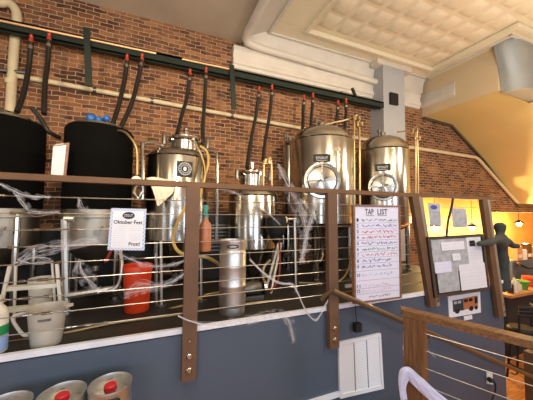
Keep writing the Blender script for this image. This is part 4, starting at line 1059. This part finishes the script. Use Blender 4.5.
# low grey wall behind the bar, with things on its top
q = oy(3.75, 512, 254); MB().box((q.x, 3.75, LOW), (13.9, 3.9, .44)).build('wall_bar_low', 'pony', **S)
q = [oy(3.8, x, 250) for x in (518, 523, 527.5, 532)]
for k, (p, mm, H, lb) in enumerate(zip(q, ('barwood', 'paper', 'glassb', 'barwood'), (.34, .24, .38, .3), ('tan carton', 'white carton', 'dark brown carton', 'pale brown carton'))):
    t = thing('carton', (p.x, 3.82, .44), lb + ' on the low grey wall at the right edge', 'carton', 'cartons on the low wall')
    MB().box((p.x-.11, 3.76, .44), (p.x+.11, 3.88, .44+H)).build('box', mm, t); MB().box((p.x-.08, 3.755, .5), (p.x+.08, 3.76, .58)).build('label', 'hdpe', t)
t = thing('draft_tap', (7.6, 3.72, .1), 'dark tap lever on the low grey wall above the bar', 'tap')
p = oy(3.7, 519, 264); MB().tube([p, p+Vector((.25, -.05, -.1)), p+Vector((.5, -.05, -.12))], .025, 8, smooth=3).build('lever', 'blackp', t); MB().lathe(p+Vector((0, -.02, 0)), [(.05, 0), (.05, .06)], 14, axis=(0, 1, 0)).build('mount', 'steel', t)

# bar stools
def stool(X, Y, label):
    t = thing('bar_stool', (X, Y, LOW), label, 'stool', 'black stools before the bar')
    zs = LOW+.78
    MB().lathe((X, Y, zs), [(.17, 0), (.19, .02), (.19, .06), (.16, .09), (.001, .095)], 28).build('seat', 'blackp', t)
    for k in range(4):
        a = PI/4+k*PI/2; MB().tube([(X+.13*math.cos(a), Y+.13*math.sin(a), zs), (X+.22*math.cos(a), Y+.22*math.sin(a), LOW)], .018, 8).build('leg', 'blackp', t)
    pts = [(X+.19*math.cos(i*PI/8), Y+.19*math.sin(i*PI/8), LOW+.25) for i in range(17)]
    MB().tube(pts, .012, 6).build('foot_ring', 'blackp', t)
    b = MB(); pts = [(X+.19*math.cos(a), Y-.19*math.sin(a)*.9, zs+.33) for a in [PI*.1+i*PI*.8/8 for i in range(9)]]
    for dz in (0, .06, .12): b.tube([(p[0], p[1], p[2]+dz) for p in pts], .028, 8)
    for i in (0, 4, 8): b.tube([(pts[i][0], pts[i][1], zs), pts[i]], .014, 8)
    b.build('backrest', 'blackp', t)
stool(5.75, 2.62, 'black bar stool nearest the end of the grey wall'); stool(6.35, 2.5, 'black bar stool at the right picture edge')
p = oy(2.4, 519, 335)
# dark post of the small guard at bottom right
t = MB().box((5.0, 2.15, LOW), (5.12, 2.27, -.42)).build('newel_post', 'post', label='short dark brown newel post beyond the wall end at lower right', cat='post')

# pendant lamps of the back room
for x, lb in ((435, 'glowing pendant lamp seen over the left of the notice board'), (472, 'glowing pendant lamp seen over the right of the notice board'), (519, 'glowing pendant lamp in the back room beyond the cloth figure')):
    p = oy(5.0, x, 228 if x < 500 else 224)
    t = thing('pendant_lamp', (p.x, 5.0, p.z), lb, 'lamp', 'pendant lamps in the back room')
    MB().ball(p, .07, 18).build('bulb', 'lamp', t)
    MB().lathe(p, [(.03, .13), (.05, .1), (.14, .05), (.145, .045), (.05, .11), (.03, .14)], 24, caps=False).build('shade', 'blackp', t)
    MB().tube([p+Vector((0,0,.12)), (p.x, 5.0, 2.5)], .008, 6).build('cord', 'blackp', t)
    l = bpy.data.lights.new('pendant_light', 'POINT'); l.energy = 240; l.color = (1, .7, .32); l.shadow_soft_size = .1
    lo = bpy.data.objects.new('pendant_light', l); COL.objects.link(lo); lo.location = p+Vector((0, -.1, -.12))

# ================================================================== LIGHT
def area(name, loc, target, size, energy, col, sy=None):
    l = bpy.data.lights.new(name, 'AREA'); l.energy = energy; l.color = col; l.shape = 'RECTANGLE'; l.size = size; l.size_y = sy or size
    o = bpy.data.objects.new(name, l); COL.objects.link(o); o.location = loc
    o.rotation_euler = (Vector(target)-Vector(loc)).to_track_quat('-Z', 'Y').to_euler(); return o
def spot(name, loc, target, energy, col, ang=70, blend=.6, r=.06):
    l = bpy.data.lights.new(name, 'SPOT'); l.energy = energy; l.color = col; l.spot_size = math.radians(ang); l.spot_blend = blend; l.shadow_soft_size = r
    o = bpy.data.objects.new(name, l); COL.objects.link(o); o.location = loc
    o.rotation_euler = (Vector(target)-Vector(loc)).to_track_quat('-Z', 'Y').to_euler(); return o
WARM = (1, .72, .42)
# daylight from the shop windows behind and to the right of the viewer
for wx, e in ((-2.6, 60), (.7, 75), (4.0, 75)):
    area('window_daylight', (wx, -3.92, 1.7), (wx, 2, 1.4), 1.5, e, (.76, .87, 1), 2.4)
area('left_fill', (-4.9, -1.0, 1.5), (2, 1.5, 1.2), 1.2, 30, (.85, .92, 1), 2.2)  # cool area light at the left wall, which has no door
# warm track spots on the brewing deck
for x, e in ((-1.6, 120), (.2, 170), (1.9, 150), (3.6, 90)):
    spot('track_spot', (x, .5, 3.05), (x+.2, 4.3, 2.6), e, WARM, 75, .8)
for p, e in (((2.6, .2, 2.7), 70), ((-.2, .9, 2.7), 85), ((4.6, 1.4, 2.9), 55)):  # unseen warm points added to brighten the ceiling and plaster
    l = bpy.data.lights.new('ceiling_fill', 'POINT'); l.energy = e; l.color = (1, .84, .62); l.shadow_soft_size = .3
    o = bpy.data.objects.new('ceiling_fill', l); COL.objects.link(o); o.location = p
# unseen warm point lights without fixtures, brightening the ceiling and stair soffit
l = bpy.data.lights.new('soffit_fill', 'POINT'); l.energy = 55; l.color = (1, .8, .55); l.shadow_soft_size = .25
o = bpy.data.objects.new('soffit_fill', l); COL.objects.link(o); o.location = (6.5, 1.2, 2.6)
l = bpy.data.lights.new('soffit_fill', 'POINT'); l.energy = 40; l.color = (1, .75, .42); l.shadow_soft_size = .25
o = bpy.data.objects.new('soffit_fill', l); COL.objects.link(o); o.location = (9.3, 2.9, 1.2)
w = bpy.data.worlds.new('world'); bpy.context.scene.world = w; w.use_nodes = True
w.node_tree.nodes['Background'].inputs[0].default_value = (.8, .88, 1, 1); w.node_tree.nodes['Background'].inputs[1].default_value = .6

sc = bpy.context.scene
sc.view_settings.view_transform = 'Standard'; sc.view_settings.look = 'None'; sc.view_settings.gamma = 1
sc.view_settings.use_curve_mapping = False; sc.view_settings.exposure = .3
for o in bpy.data.objects:
    if '_w' in o: del o['_w']
